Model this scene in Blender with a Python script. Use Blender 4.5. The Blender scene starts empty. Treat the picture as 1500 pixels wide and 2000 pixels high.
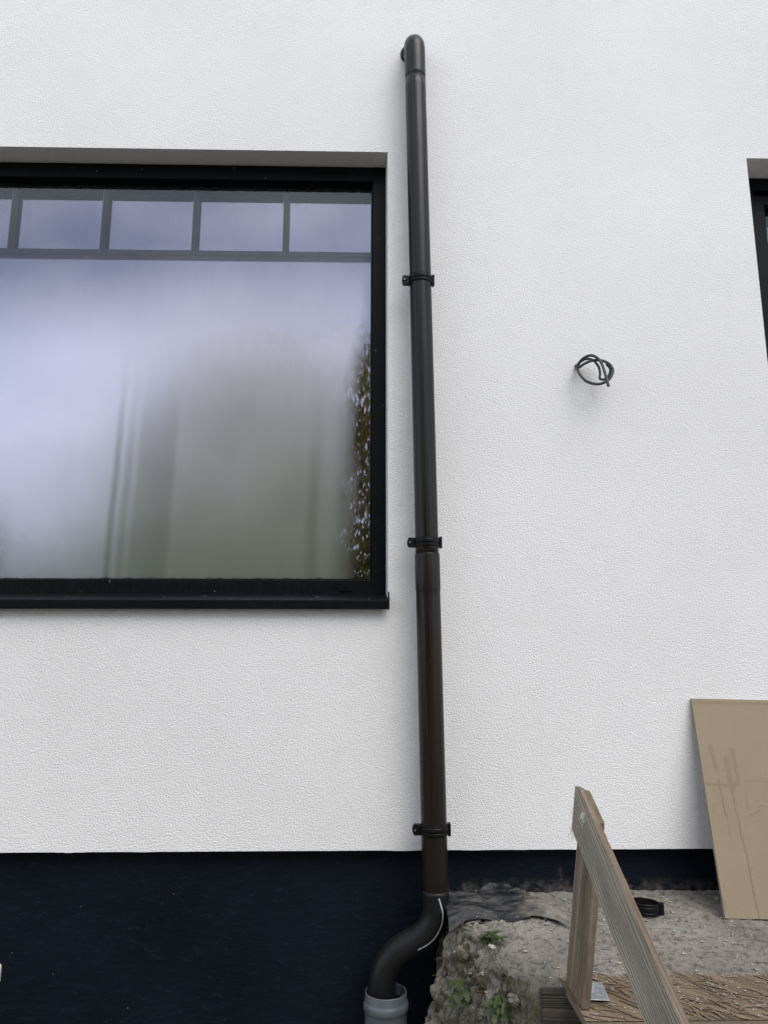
import bpy, bmesh, math, random
import numpy as np
from mathutils import Matrix, Vector, noise as mnoise

# ------------------------------------------------------------------ camera, world, sun, exposure
scene = bpy.context.scene
COL = scene.collection
R = math.radians

cam_data = bpy.data.cameras.new('camera')
cam = bpy.data.objects.new('camera', cam_data)
COL.objects.link(cam)
cam_data.sensor_fit = 'VERTICAL'
cam_data.sensor_height = 36.0
cam_data.lens = 36.0 * 1450.0 / 2000.0
cam_data.clip_start = 0.05
cam_data.clip_end = 500.0
cam.location = (0.0, -2.6, 0.626)
cam.rotation_euler = (R(90.0 + 10.97), 0.0, R(-1.27))
scene.camera = cam

SUN_ELEV, SUN_AZ = 52.0, 32.0          # azimuth: degrees to the right of straight out from the wall
world = bpy.data.worlds.new('World')
scene.world = world
world.use_nodes = True
wn, wl = world.node_tree.nodes, world.node_tree.links
wn.clear()
w_out = wn.new('ShaderNodeOutputWorld')
w_bg = wn.new('ShaderNodeBackground')
w_sky = wn.new('ShaderNodeTexSky')
w_sky.sky_type = 'NISHITA'
w_sky.sun_disc = False
w_sky.sun_elevation = R(SUN_ELEV)
w_sky.sun_rotation = R(180.0 - SUN_AZ)
w_sky.air_density = 1.0
w_sky.dust_density = 0.5
w_sky.ozone_density = 2.5
w_tc = wn.new('ShaderNodeTexCoord')
w_map = wn.new('ShaderNodeMapping')
w_map.inputs['Scale'].default_value = (1.0, 1.0, 1.9)
w_map.inputs['Location'].default_value = (1.7, 0.2, 0.5)
w_noise = wn.new('ShaderNodeTexNoise')
w_noise.inputs['Scale'].default_value = 2.1
w_noise.inputs['Detail'].default_value = 5.0
w_noise.inputs['Roughness'].default_value = 0.55
w_ramp = wn.new('ShaderNodeValToRGB')
w_ramp.color_ramp.elements[0].position = 0.30
w_ramp.color_ramp.elements[1].position = 0.72
w_mix = wn.new('ShaderNodeMix')
w_mix.data_type = 'RGBA'
w_mix.inputs['B'].default_value = (12.4, 12.2, 12.5, 1.0)
wl.new(w_tc.outputs['Generated'], w_map.inputs['Vector'])
wl.new(w_map.outputs['Vector'], w_noise.inputs['Vector'])
wl.new(w_noise.outputs['Fac'], w_ramp.inputs['Fac'])
wl.new(w_ramp.outputs['Color'], w_mix.inputs['Factor'])
wl.new(w_sky.outputs['Color'], w_mix.inputs['A'])
wl.new(w_mix.outputs['Result'], w_bg.inputs['Color'])
w_bg.inputs['Strength'].default_value = 0.10
wl.new(w_bg.outputs['Background'], w_out.inputs['Surface'])

sun_data = bpy.data.lights.new('sun', 'SUN')
sun_data.energy = 1.3
sun_data.angle = R(42.0)
sun_data.color = (1.0, 0.95, 0.89)
sun = bpy.data.objects.new('sun', sun_data)
COL.objects.link(sun)
sd = Vector((math.sin(R(SUN_AZ)) * math.cos(R(SUN_ELEV)), -math.cos(R(SUN_AZ)) * math.cos(R(SUN_ELEV)), math.sin(R(SUN_ELEV))))
sun.rotation_euler = (-sd).to_track_quat('-Z', 'Y').to_euler()
sun.location = (3, -6, 6)

scene.view_settings.view_transform = 'Standard'
scene.view_settings.look = 'None'
scene.view_settings.exposure = 0.81
scene.view_settings.gamma = 1.0
scene.render.engine = 'CYCLES'
scene.cycles.use_denoising = True
scene.cycles.use_adaptive_sampling = False
scene.cycles.max_bounces = 8
scene.cycles.transparent_max_bounces = 12
scene.cycles.sample_clamp_indirect = 6.0

rng = np.random.default_rng(7)
random.seed(7)

# ------------------------------------------------------------------ numeric noise
def _hash(ix, iy, s):
    h = (ix.astype(np.int64) * 374761393 + iy.astype(np.int64) * 668265263 + s * 974634777) & 0x7fffffff
    h = ((h ^ (h >> 13)) * 1274126177) & 0x7fffffff
    return ((h ^ (h >> 16)) & 0xffff) / 65535.0

def vnoise(x, y, s=0):
    ix, iy = np.floor(x), np.floor(y)
    fx, fy = x - ix, y - iy
    fx, fy = fx * fx * (3 - 2 * fx), fy * fy * (3 - 2 * fy)
    a, b = _hash(ix, iy, s), _hash(ix + 1, iy, s)
    c, d = _hash(ix, iy + 1, s), _hash(ix + 1, iy + 1, s)
    return (a * (1 - fx) + b * fx) * (1 - fy) + (c * (1 - fx) + d * fx) * fy

def fbm(x, y, s=0, o=4, g=0.5):
    t, a, n = 0.0, 1.0, 0.0
    for k in range(o):
        t = t + a * vnoise(x * 2 ** k + 17.3 * k, y * 2 ** k - 9.1 * k, s + k)
        n += a
        a *= g
    return t / n

def worley(x, y, s=0):
    ix, iy = np.floor(x), np.floor(y)
    best = np.full(x.shape, 9.0)
    sec = np.full(x.shape, 9.0)
    for i in (-1, 0, 1):
        for j in (-1, 0, 1):
            px = ix + i + _hash(ix + i, iy + j, s)
            py = iy + j + _hash(ix + i, iy + j, s + 5)
            d = np.hypot(px - x, py - y)
            sec = np.minimum(sec, np.maximum(best, d))
            best = np.minimum(best, d)
    return best, sec

def sstep(a, b, x):
    t = np.clip((x - a) / (b - a), 0, 1)
    return t * t * (3 - 2 * t)

# ------------------------------------------------------------------ object helpers
def obj(name, mesh, mat=None, parent=None):
    o = bpy.data.objects.new(name, mesh)
    COL.objects.link(o)
    if mat is not None and len(mesh.materials) == 0:
        mesh.materials.append(mat)
    if parent is not None:
        o.parent = parent
    return o

def bm_obj(name, bm, mat=None, parent=None, smooth=False):
    me = bpy.data.meshes.new(name)
    bm.normal_update()
    bm.to_mesh(me)
    bm.free()
    if smooth:
        for p in me.polygons:
            p.use_smooth = True
    return obj(name, me, mat, parent)

def empty(name, loc=(0, 0, 0), parent=None):
    o = bpy.data.objects.new(name, None)
    o.empty_display_size = 0.05
    COL.objects.link(o)
    o.location = loc
    if parent is not None:
        o.parent = parent
    return o

def tag(o, label, cat, group=None, kind=None):
    if label:
        o['label'] = label
    if cat:
        o['category'] = cat
    if group:
        o['group'] = group
    if kind:
        o['kind'] = kind
    return o

def add_box(bm, x0, x1, y0, y1, z0, z1, bevel=0.0, seg=2):
    t = bmesh.new()
    v = [t.verts.new((x, y, z)) for z in (z0, z1) for y in (y0, y1) for x in (x0, x1)]
    for f in ((0, 2, 3, 1), (4, 5, 7, 6), (0, 1, 5, 4), (2, 6, 7, 3), (0, 4, 6, 2), (1, 3, 7, 5)):
        t.faces.new([v[i] for i in f])
    if bevel > 0:
        bmesh.ops.bevel(t, geom=t.edges[:], offset=bevel, segments=seg, affect='EDGES', profile=0.5)
    me = bpy.data.meshes.new('tmp')
    t.to_mesh(me)
    t.free()
    bm.from_mesh(me)
    bpy.data.meshes.remove(me)

def box_obj(name, b, mat, parent=None, bevel=0.0):
    bm = bmesh.new()
    add_box(bm, *b, bevel=bevel)
    return bm_obj(name, bm, mat, parent)

def catmull(pts, n):
    pts = [Vector(p) for p in pts]
    P = [pts[0] * 2 - pts[1]] + pts + [pts[-1] * 2 - pts[-2]]
    out = []
    for i in range(1, len(P) - 2):
        for k in range(n):
            t = k / n
            a, b, c, d = P[i - 1], P[i], P[i + 1], P[i + 2]
            out.append(0.5 * ((2 * b) + (c - a) * t + (2 * a - 5 * b + 4 * c - d) * t * t + (3 * b - a - 3 * c + d) * t ** 3))
    out.append(pts[-1])
    return out

def add_tube(bm, path, rad, seg=24, cap=True):
    path = [Vector(p) for p in path]
    n = len(path)
    if not hasattr(rad, '__len__'):
        rad = [rad] * n
    ref = None
    rings = []
    for i in range(n):
        t = (path[min(i + 1, n - 1)] - path[max(i - 1, 0)]).normalized()
        if ref is None:
            ref = Vector((1, 0, 0)) if abs(t.x) < 0.8 else Vector((0, 0, 1))
        u = (ref - t * ref.dot(t)).normalized()
        ref = u
        v = t.cross(u)
        rings.append([bm.verts.new(path[i] + (u * math.cos(a) + v * math.sin(a)) * rad[i]) for a in [2 * math.pi * k / seg for k in range(seg)]])
    for a, b in zip(rings, rings[1:]):
        for k in range(seg):
            bm.faces.new((a[k], a[(k + 1) % seg], b[(k + 1) % seg], b[k]))
    if cap:
        bm.faces.new(rings[0][::-1])
        bm.faces.new(rings[-1])
    return rings

def add_lathe(bm, prof, cx, cy, seg=40, z0=0.0, close=False):
    rings = [[bm.verts.new((cx + r * math.cos(2 * math.pi * k / seg), cy + r * math.sin(2 * math.pi * k / seg), z0 + z)) for k in range(seg)] for r, z in prof]
    pairs = list(zip(rings, rings[1:]))
    if close:
        pairs.append((rings[-1], rings[0]))
    for a, b in pairs:
        for k in range(seg):
            bm.faces.new((a[k], a[(k + 1) % seg], b[(k + 1) % seg], b[k]))

def grid_mesh(name, X, Y, Z, flip=False):
    ny, nx = X.shape
    co = np.stack([X, Y, Z], -1).reshape(-1, 3)
    idx = np.arange(nx * ny).reshape(ny, nx)
    f = np.stack([idx[:-1, :-1], idx[:-1, 1:], idx[1:, 1:], idx[1:, :-1]], -1).reshape(-1, 4)
    if flip:
        f = f[:, ::-1]
    return np_mesh(name, co, f)

def np_mesh(name, co, f, smooth=True):
    me = bpy.data.meshes.new(name)
    k = f.shape[1]
    me.vertices.add(len(co))
    me.vertices.foreach_set('co', np.asarray(co, np.float32).ravel())
    me.loops.add(f.size)
    me.loops.foreach_set('vertex_index', np.asarray(f, np.int32).ravel())
    me.polygons.add(len(f))
    me.polygons.foreach_set('loop_start', np.arange(0, f.size, k, dtype=np.int32))
    me.polygons.foreach_set('loop_total', np.full(len(f), k, np.int32))
    me.polygons.foreach_set('use_smooth', np.full(len(f), smooth, bool))
    me.update(calc_edges=True)
    me.validate()
    return me

def set_color(me, rgb, name='tone'):
    a = me.color_attributes.new(name, 'FLOAT_COLOR', 'POINT')
    c = np.ones((len(me.vertices), 4), np.float32)
    c[:, :3] = rgb
    a.data.foreach_set('color', c.ravel())

# ------------------------------------------------------------------ material helpers
class Mat:
    def __init__(self, name):
        self.m = bpy.data.materials.new(name)
        self.m.use_nodes = True
        self.n = self.m.node_tree.nodes
        self.l = self.m.node_tree.links
        self.n.clear()
        self.out = self.n.new('ShaderNodeOutputMaterial')

    def node(self, t, **kw):
        x = self.n.new('ShaderNode' + t)
        for k, v in kw.items():
            if k in x.inputs:
                self.set(x.inputs[k], v)
            else:
                setattr(x, k, v)
        return x

    def set(self, sock, v):
        if isinstance(v, bpy.types.NodeSocket):
            self.l.new(v, sock)
        else:
            if sock.type == 'RGBA' and len(v) == 3:
                v = (*v, 1.0)
            sock.default_value = v

    def coord(self, which='Object', scale=(1, 1, 1), loc=(0, 0, 0), rot=(0, 0, 0)):
        tc = self.node('TexCoord')
        mp = self.node('Mapping', Scale=scale, Location=loc, Rotation=rot)
        self.l.new(tc.outputs[which], mp.inputs['Vector'])
        return mp.outputs['Vector']

    def noise(self, vec, scale, detail=3.0, rough=0.5, dist=0.0):
        x = self.node('TexNoise', Scale=scale, Detail=detail, Roughness=rough, Distortion=dist)
        self.l.new(vec, x.inputs['Vector'])
        return x.outputs['Fac']

    def ramp(self, fac, stops):
        x = self.node('ValToRGB')
        e = x.color_ramp.elements
        while len(e) < len(stops):
            e.new(0.5)
        for k, (p, c) in enumerate(stops):
            e[k].position = p
            e[k].color = (c, c, c, 1) if not hasattr(c, '__len__') else (*c, 1)
        self.l.new(fac, x.inputs['Fac'])
        return x.outputs['Color']

    def mix(self, fac, a, b, mode='MIX'):
        x = self.node('Mix', data_type='RGBA', blend_type=mode)
        self.set(x.inputs[0], fac)
        self.set(x.inputs[6], a)
        self.set(x.inputs[7], b)
        return x.outputs[2]

    def math(self, op, a, b=0.0, c=None, clamp=False):
        x = self.node('Math', operation=op, use_clamp=clamp)
        self.set(x.inputs[0], a)
        self.set(x.inputs[1], b)
        if c is not None:
            self.set(x.inputs[2], c)
        return x.outputs[0]

    def smooth(self, v, a, b):
        x = self.node('MapRange', interpolation_type='SMOOTHSTEP')
        self.set(x.inputs['Value'], v)
        x.inputs['From Min'].default_value = a
        x.inputs['From Max'].default_value = b
        return x.outputs['Result']

    def bump(self, h, strength=0.5, dist=0.002, normal=None):
        x = self.node('Bump', Strength=strength, Distance=dist)
        self.l.new(h, x.inputs['Height'])
        if normal is not None:
            self.l.new(normal, x.inputs['Normal'])
        return x.outputs['Normal']

    def principled(self, color, rough=0.6, metal=0.0, normal=None, spec=0.5, **kw):
        b = self.node('BsdfPrincipled')
        self.set(b.inputs['Base Color'], color)
        self.set(b.inputs['Roughness'], rough)
        self.set(b.inputs['Metallic'], metal)
        self.set(b.inputs['Specular IOR Level'], spec)
        for k, v in kw.items():
            self.set(b.inputs[k], v)
        if normal is not None:
            self.l.new(normal, b.inputs['Normal'])
        self.l.new(b.outputs['BSDF'], self.out.inputs['Surface'])
        return self.m

def m_stucco():
    m = Mat('white_stucco')
    v = m.coord('Object')
    va = m.coord('Object', scale=(1.0, 1.0, 1.15), rot=(0, R(24), 0))
    big = m.noise(v, 1.1, 3.0, 0.5)
    mid = m.noise(v, 14.0, 3.0, 0.6)
    g1 = m.noise(va, 170.0, 2.0, 0.55, 0.5)
    g2 = m.noise(v, 290.0, 2.0, 0.6)
    gr = m.noise(m.coord('Object', loc=(3.3, 0, 7.1)), 210.0, 1.0, 0.5)
    h = m.math('ADD', m.math('MULTIPLY', m.smooth(g1, 0.32, 0.70), 0.62), m.math('MULTIPLY', g2, 0.6))
    col = m.mix(m.ramp(big, [(0.3, 0.0), (0.7, 1.0)]), (0.745, 0.74, 0.73), (0.81, 0.805, 0.795))
    col = m.mix(m.math('MULTIPLY', m.smooth(mid, 0.42, 0.75), 0.22), col, (0.72, 0.712, 0.70))
    col = m.mix(m.ramp(gr, [(0.32, 0.22), (0.5, 0.0)]), col, (0.64, 0.635, 0.625))
    return m.principled(col, 0.9, normal=m.bump(h, 1.0, 0.0021), spec=0.2)

def m_bitumen():
    m = Mat('black_bitumen_coating')
    v = m.coord('Object')
    vs = m.coord('Object', scale=(0.35, 1, 1.0), rot=(0, R(-8), 0))
    a = m.noise(v, 190.0, 3.0, 0.6)
    b = m.noise(vs, 70.0, 4.0, 0.6, 0.5)
    c = m.noise(v, 3.0, 3.0, 0.5)
    sp = m.noise(v, 110.0, 0.0)
    col = m.mix(m.ramp(c, [(0.3, 0.0), (0.7, 1.0)]), (0.0024, 0.0042, 0.0088), (0.0048, 0.0074, 0.0135))
    col = m.mix(m.ramp(sp, [(0.885, 0.0), (0.90, 1.0)]), col, (0.16, 0.16, 0.16))
    col = m.mix(m.math('MULTIPLY', m.ramp(b, [(0.52, 0.0), (0.72, 1.0)]), m.ramp(a, [(0.45, 0.0), (0.65, 0.9)])), col, (0.014, 0.020, 0.034))
    # dusty splash zone just above the dirt ledge on the right
    sep = m.node('SeparateXYZ')
    m.l.new(v, sep.inputs[0])
    low = m.math('MULTIPLY', m.smooth(sep.outputs['Z'], -0.09, -0.14), m.smooth(sep.outputs['X'], 0.22, 0.3))
    d = m.math('MULTIPLY', low, m.ramp(m.noise(v, 30.0, 5.0, 0.65), [(0.42, 0.0), (0.66, 0.8)]))
    # one dried dirt run
    run = m.math('MULTIPLY', m.smooth(m.math('ABSOLUTE', m.math('SUBTRACT', m.math('ADD', sep.outputs['X'], m.math('MULTIPLY', b, 0.02)), 0.655)), 0.014, 0.003), m.smooth(sep.outputs['Z'], -0.03, -0.13))
    run = m.math('MULTIPLY', run, m.ramp(m.noise(v, 60.0, 4.0, 0.7), [(0.4, 0.0), (0.6, 0.55)]))
    col = m.mix(m.math('MAXIMUM', d, run), col, (0.11, 0.10, 0.085))
    h = m.math('ADD', m.math('MULTIPLY', a, 0.5), b)
    return m.principled(col, 0.62, normal=m.bump(h, 1.0, 0.0021), spec=0.10)

def m_frame():
    m = Mat('anthracite_window_frame')
    v = m.coord('Object')
    a = m.noise(v, 40.0, 4.0, 0.6)
    sp = m.noise(v, 90.0, 0.0)
    col = m.mix(m.ramp(a, [(0.4, 0.0), (0.7, 1.0)]), (0.0036, 0.0044, 0.0058), (0.0052, 0.0062, 0.0078))
    col = m.mix(m.ramp(sp, [(0.85, 0.0), (0.88, 0.5)]), col, (0.25, 0.25, 0.24))
    return m.principled(col, m.ramp(a, [(0.3, 0.38), (0.7, 0.5)]), normal=m.bump(m.noise(v, 400.0, 2.0), 0.1, 0.0005), spec=0.085)

def m_plain(name, col, rough=0.5, metal=0.0, var=0.15, scale=25.0, bump=0.15, bscale=150.0, spec=0.5):
    m = Mat(name)
    v = m.coord('Object')
    a = m.noise(v, scale, 4.0, 0.6)
    lo = tuple(c * (1 - var) for c in col)
    hi = tuple(min(1, c * (1 + var)) for c in col)
    c = m.mix(m.ramp(a, [(0.35, 0.0), (0.65, 1.0)]), lo, hi)
    return m.principled(c, m.ramp(a, [(0.3, max(0.02, rough - 0.06)), (0.7, min(1, rough + 0.06))]), metal, m.bump(m.noise(v, bscale, 3.0), bump, 0.001), spec)

def m_pipe():
    m = Mat('anthracite_painted_steel')
    v = m.coord('Object')
    vs = m.coord('Object', scale=(1.0, 1.0, 0.055))
    a = m.noise(v, 8.0, 4.0, 0.6)
    fine = m.noise(v, 420.0, 2.0, 0.6)
    st = m.noise(vs, 55.0, 3.0, 0.55)
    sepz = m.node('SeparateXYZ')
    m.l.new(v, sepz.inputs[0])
    brown_sheen = m.math('MULTIPLY', m.smooth(m.math('ADD', sepz.outputs['Z'], m.math('MULTIPLY', a, 0.9)), 2.6, 0.9), 1.0)  # brown reflected sheen put into the paint colour, stronger towards the pipe's foot
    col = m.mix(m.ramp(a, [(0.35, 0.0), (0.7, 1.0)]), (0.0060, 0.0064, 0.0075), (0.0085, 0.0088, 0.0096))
    col = m.mix(brown_sheen, col, (0.0118, 0.0088, 0.0068))
    col = m.mix(m.ramp(st, [(0.60, 0.0), (0.66, 0.5), (0.74, 0.0)]), col, (0.008, 0.008, 0.009))
    col = m.mix(m.ramp(fine, [(0.66, 0.0), (0.75, 0.35)]), col, (0.036, 0.026, 0.018))
    ro = m.ramp(st, [(0.40, 0.34), (0.62, 0.28), (0.67, 0.14), (0.75, 0.30)])
    return m.principled(col, ro, 0.0, m.bump(fine, 0.12, 0.0006), 0.26)

def m_soil(name='dry_soil'):
    m = Mat(name)
    v = m.coord('Object')
    a = m.noise(v, 5.0, 6.0, 0.65)
    b = m.noise(v, 45.0, 6.0, 0.7)
    c = m.noise(v, 210.0, 4.0, 0.65)
    red = m.noise(v, 7.0, 2.0)
    col = m.mix(m.ramp(a, [(0.32, 0.0), (0.68, 1.0)]), (0.175, 0.160, 0.134), (0.285, 0.268, 0.232))
    col = m.mix(m.ramp(b, [(0.30, 0.85), (0.47, 0.0)]), col, (0.07, 0.058, 0.045))
    col = m.mix(m.ramp(b, [(0.57, 0.0), (0.72, 0.6)]), col, (0.40, 0.385, 0.345))
    col = m.mix(m.ramp(red, [(0.60, 0.0), (0.74, 0.4)]), col, (0.26, 0.185, 0.15))
    crk = m.node('TexVoronoi', feature='DISTANCE_TO_EDGE', Scale=20.0)
    m.l.new(m.coord('Object', scale=(1, 1, 1.4)), crk.inputs['Vector'])
    cr = m.math('MULTIPLY', m.smooth(m.math('ADD', crk.outputs['Distance'], m.math('MULTIPLY', m.math('SUBTRACT', b, 0.45), 0.5)), 0.045, 0.0), 0.32)
    col = m.mix(cr, col, (0.085, 0.072, 0.056))
    col = m.mix(m.ramp(c, [(0.66, 0.0), (0.73, 0.75)]), col, (0.50, 0.49, 0.46))
    # damp moss and humus on steep faces of the bank
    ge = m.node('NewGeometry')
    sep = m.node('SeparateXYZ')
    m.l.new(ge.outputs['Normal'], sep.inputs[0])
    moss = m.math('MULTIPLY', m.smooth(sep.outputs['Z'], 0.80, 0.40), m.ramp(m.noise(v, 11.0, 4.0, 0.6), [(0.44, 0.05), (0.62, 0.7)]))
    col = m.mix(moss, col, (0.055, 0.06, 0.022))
    h = m.math('SUBTRACT', m.math('ADD', m.math('MULTIPLY', b, 1.0), m.math('MULTIPLY', c, 0.5)), m.math('MULTIPLY', cr, 0.6))
    return m.principled(col, 0.95, normal=m.bump(h, 1.0, 0.009), spec=0.15)

def m_wood(name, dark, mid, light, stain=None, stain_amt=0.0, rings=34.0, groove=1.0):
    m = Mat(name)
    v = m.coord('Object', scale=(0.055, 1.0, 1.0))
    v2 = m.coord('Object', scale=(0.02, 1.0, 1.0))
    vf = m.coord('Object', scale=(0.035, 1.0, 1.0))
    warp = m.noise(v, 9.0, 2.0, 0.45, 0.4)
    ring = m.node('TexWave', wave_type='BANDS', bands_direction='Y', Scale=rings, Distortion=0.0)
    mp = m.node('VectorMath', operation='ADD')
    cmb = m.node('CombineXYZ')
    m.l.new(m.math('MULTIPLY', warp, 0.16), cmb.inputs['Y'])
    m.l.new(v2, mp.inputs[0])
    m.l.new(cmb.outputs[0], mp.inputs[1])
    m.l.new(mp.outputs[0], ring.inputs['Vector'])
    fib = m.noise(vf, 190.0, 5.0, 0.65)
    big = m.noise(m.coord('Object', scale=(0.35, 1, 1)), 8.0, 4.0, 0.6)
    r = ring.outputs['Fac']
    col = m.mix(m.ramp(r, [(0.15, 1.0), (0.55, 0.0)]), mid, dark)
    col = m.mix(m.ramp(fib, [(0.35, 0.8), (0.55, 0.0)]), col, dark)
    col = m.mix(m.ramp(fib, [(0.55, 0.0), (0.75, 0.6)]), col, light)
    col = m.mix(m.math('MULTIPLY', m.ramp(big, [(0.42, 0.0), (0.7, 1.0)]), 0.5), col, light)
    if stain:
        col = m.mix(m.math('MULTIPLY', m.ramp(m.noise(m.coord('Object', scale=(0.5, 1, 1)), 14.0, 4.0, 0.65), [(0.44, 0.0), (0.66, 1.0)]), stain_amt), col, stain)
    h = m.math('ADD', m.math('MULTIPLY', r, 0.7 * groove), m.math('MULTIPLY', fib, 0.9))
    return m.principled(col, 0.85, normal=m.bump(h, 1.0, 0.0030), spec=0.2)

def m_attr(name, rough=0.85, fine=0.25, bscale=200.0, bstr=0.4, spec=0.25, attr='tone', bdist=0.001):
    m = Mat(name)
    a = m.node('Attribute', attribute_name=attr)
    v = m.coord('Object')
    n = m.noise(v, bscale, 4.0, 0.65)
    col = m.mix(m.ramp(n, [(0.3, fine), (0.6, 0.0)]), a.outputs['Color'], (0.5, 0.5, 0.5), 'MULTIPLY')
    return m.principled(col, rough, normal=m.bump(n, bstr, bdist), spec=spec)

def m_leaf(name, lo, hi, trans=0.35):
    m = Mat(name)
    v = m.coord('Object')
    n = m.noise(v, 5.0, 3.0, 0.6)
    col = m.mix(m.ramp(n, [(0.35, 0.0), (0.65, 1.0)]), lo, hi)
    d = m.node('BsdfPrincipled', Roughness=0.5)
    m.l.new(col, d.inputs['Base Color'])
    t = m.node('BsdfTranslucent')
    m.l.new(col, t.inputs['Color'])
    x = m.node('MixShader')
    x.inputs[0].default_value = trans
    m.l.new(d.outputs[0], x.inputs[1])
    m.l.new(t.outputs[0], x.inputs[2])
    m.l.new(x.outputs[0], m.out.inputs['Surface'])
    return m.m

RUNS = [(-0.950, 0.005, 0.018, 1.85, 0.6, 0.42), (-0.905, 0.010, 0.020, 1.8, 0.6, 0.32), (-0.805, 0.066, 0.022, 1.85, 0.6, 0.32), (-0.205, 0.016, 0.024, 1.75, 0.7, 0.30), (-1.36, 0.03, 0.05, 1.3, 0.3, 0.25), (-0.10, 0.02, 0.04, 1.7, 0.5, 0.3)]

def m_glass(name, right_edge, bottom, fog=1.0):
    """coated double glazing; condensation (outside) everywhere but along the warm pane edges"""
    m = Mat(name)
    v = m.coord('Object')
    sep = m.node('SeparateXYZ')
    m.l.new(v, sep.inputs[0])
    X, Z = sep.outputs['X'], sep.outputs['Z']
    n1 = m.noise(m.coord('Object', scale=(1.0, 1.0, 0.3)), 9.0, 5.0, 0.6)
    n2 = m.noise(m.coord('Object', scale=(1.0, 1.0, 0.12)), 30.0, 4.0, 0.6)
    big = m.noise(v, 1.6, 3.0, 0.5)
    drop = m.noise(v, 330.0, 2.0, 0.6)
    dr = m.math('ADD', m.math('SUBTRACT', right_edge, X), m.math('ADD', m.math('MULTIPLY', m.math('SUBTRACT', n1, 0.5), 0.09), m.math('MULTIPLY', m.smooth(Z, 1.55, 2.0), 0.07)))
    db = m.math('ADD', m.math('SUBTRACT', Z, bottom), m.math('MULTIPLY', m.math('SUBTRACT', n2, 0.50), 0.028))
    f = m.math('MULTIPLY', m.smooth(dr, 0.045, 0.14), m.smooth(db, -0.004, 0.012))
    f = m.math('MULTIPLY', f, m.math('SUBTRACT', 1.0, m.math('MULTIPLY', m.smooth(Z, 1.72, 2.26), 0.97)))
    f = m.math('MULTIPLY', f, m.math('ADD', 0.80, m.math('MULTIPLY', m.smooth(big, 0.3, 0.7), 0.2)))
    f = m.math('MULTIPLY', f, m.math('ADD', 0.93, m.math('MULTIPLY', drop, 0.12)))
    # runs where the film of droplets has trickled away
    wob = m.math('ADD', X, m.math('MULTIPLY', m.math('SUBTRACT', m.noise(m.coord('Object', scale=(0.2, 1, 1)), 3.0, 2.0), 0.5), 0.02))
    wob = m.math('ADD', wob, m.math('MULTIPLY', m.math('SUBTRACT', Z, 1.2), -0.03))
    thin = None
    for (cx, hw, soft, ztop, zfade, amt) in RUNS:
        band = m.smooth(m.math('ABSOLUTE', m.math('SUBTRACT', wob, cx)), hw + soft, max(0.0, hw - soft * 0.5))
        band = m.math('MULTIPLY', band, m.math('MULTIPLY', m.smooth(Z, ztop, ztop - zfade), amt))
        one = m.math('SUBTRACT', 1.0, band)
        thin = one if thin is None else m.math('MULTIPLY', thin, one)
    f = m.math('MULTIPLY', f, m.math('ADD', 0.91, m.math('MULTIPLY', m.noise(m.coord('Object', scale=(1.0, 1.0, 0.06)), 7.0, 2.0), 0.18)))
    f = m.math('MULTIPLY', f, fog, clamp=True)
    tint = (0.88, 0.82, 1.0)
    fr = m.node('Fresnel', IOR=1.5)
    refl = m.math('ADD', m.math('MULTIPLY', fr.outputs[0], 1.1), 0.0, clamp=True)
    sharp = m.node('BsdfGlossy', Roughness=0.004, Color=(0.84, 0.97, 1.0, 1))
    wavy = m.bump(m.noise(v, 1.3, 1.0), 0.02, 0.02)
    m.l.new(wavy, sharp.inputs['Normal'])
    blur = m.node('BsdfGlossy', Roughness=0.24, Color=(*tint, 1))
    clear = m.node('BsdfTransparent', Color=(0.72, 0.76, 0.74, 1))
    dif = m.node('BsdfDiffuse', Color=(0.56, 0.78, 0.50, 1))
    misty = m.node('BsdfTransparent', Color=(0.24, 0.27, 0.25, 1))
    # glazing with a clean face
    c = m.node('MixShader')
    m.l.new(refl, c.inputs[0]); m.l.new(clear.outputs[0], c.inputs[1]); m.l.new(sharp.outputs[0], c.inputs[2])
    # glazing behind the film of droplets
    g1 = m.node('MixShader')
    m.l.new(m.math('MULTIPLY', thin, 0.23), g1.inputs[0])
    m.l.new(misty.outputs[0], g1.inputs[1]); m.l.new(dif.outputs[0], g1.inputs[2])
    g = m.node('MixShader')
    m.l.new(m.math('MULTIPLY', thin, m.math('ADD', refl, 0.54), clamp=True), g.inputs[0]); m.l.new(g1.outputs[0], g.inputs[1]); m.l.new(blur.outputs[0], g.inputs[2])
    x = m.node('MixShader')
    m.l.new(f, x.inputs[0]); m.l.new(c.outputs[0], x.inputs[1]); m.l.new(g.outputs[0], x.inputs[2])
    m.l.new(x.outputs[0], m.out.inputs['Surface'])
    return m.m

def m_inner_face():
    m = Mat('glass_inner_face')
    t = m.node('BsdfTransparent', Color=(0.97, 0.98, 0.97, 1))
    m.l.new(t.outputs[0], m.out.inputs['Surface'])
    return m.m

def m_coated():
    m = Mat('coated_inner_glazing')
    fr = m.node('Fresnel', IOR=1.5)
    refl = m.math('ADD', m.math('MULTIPLY', fr.outputs[0], 1.3), 0.35, clamp=True)
    sharp = m.node('BsdfGlossy', Roughness=0.012, Color=(0.82, 0.70, 1.0, 1))
    clear = m.node('BsdfTransparent', Color=(0.55, 0.60, 0.57, 1))
    c = m.node('MixShader')
    m.l.new(refl, c.inputs[0]); m.l.new(clear.outputs[0], c.inputs[1]); m.l.new(sharp.outputs[0], c.inputs[2])
    m.l.new(c.outputs[0], m.out.inputs['Surface'])
    return m.m

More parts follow.
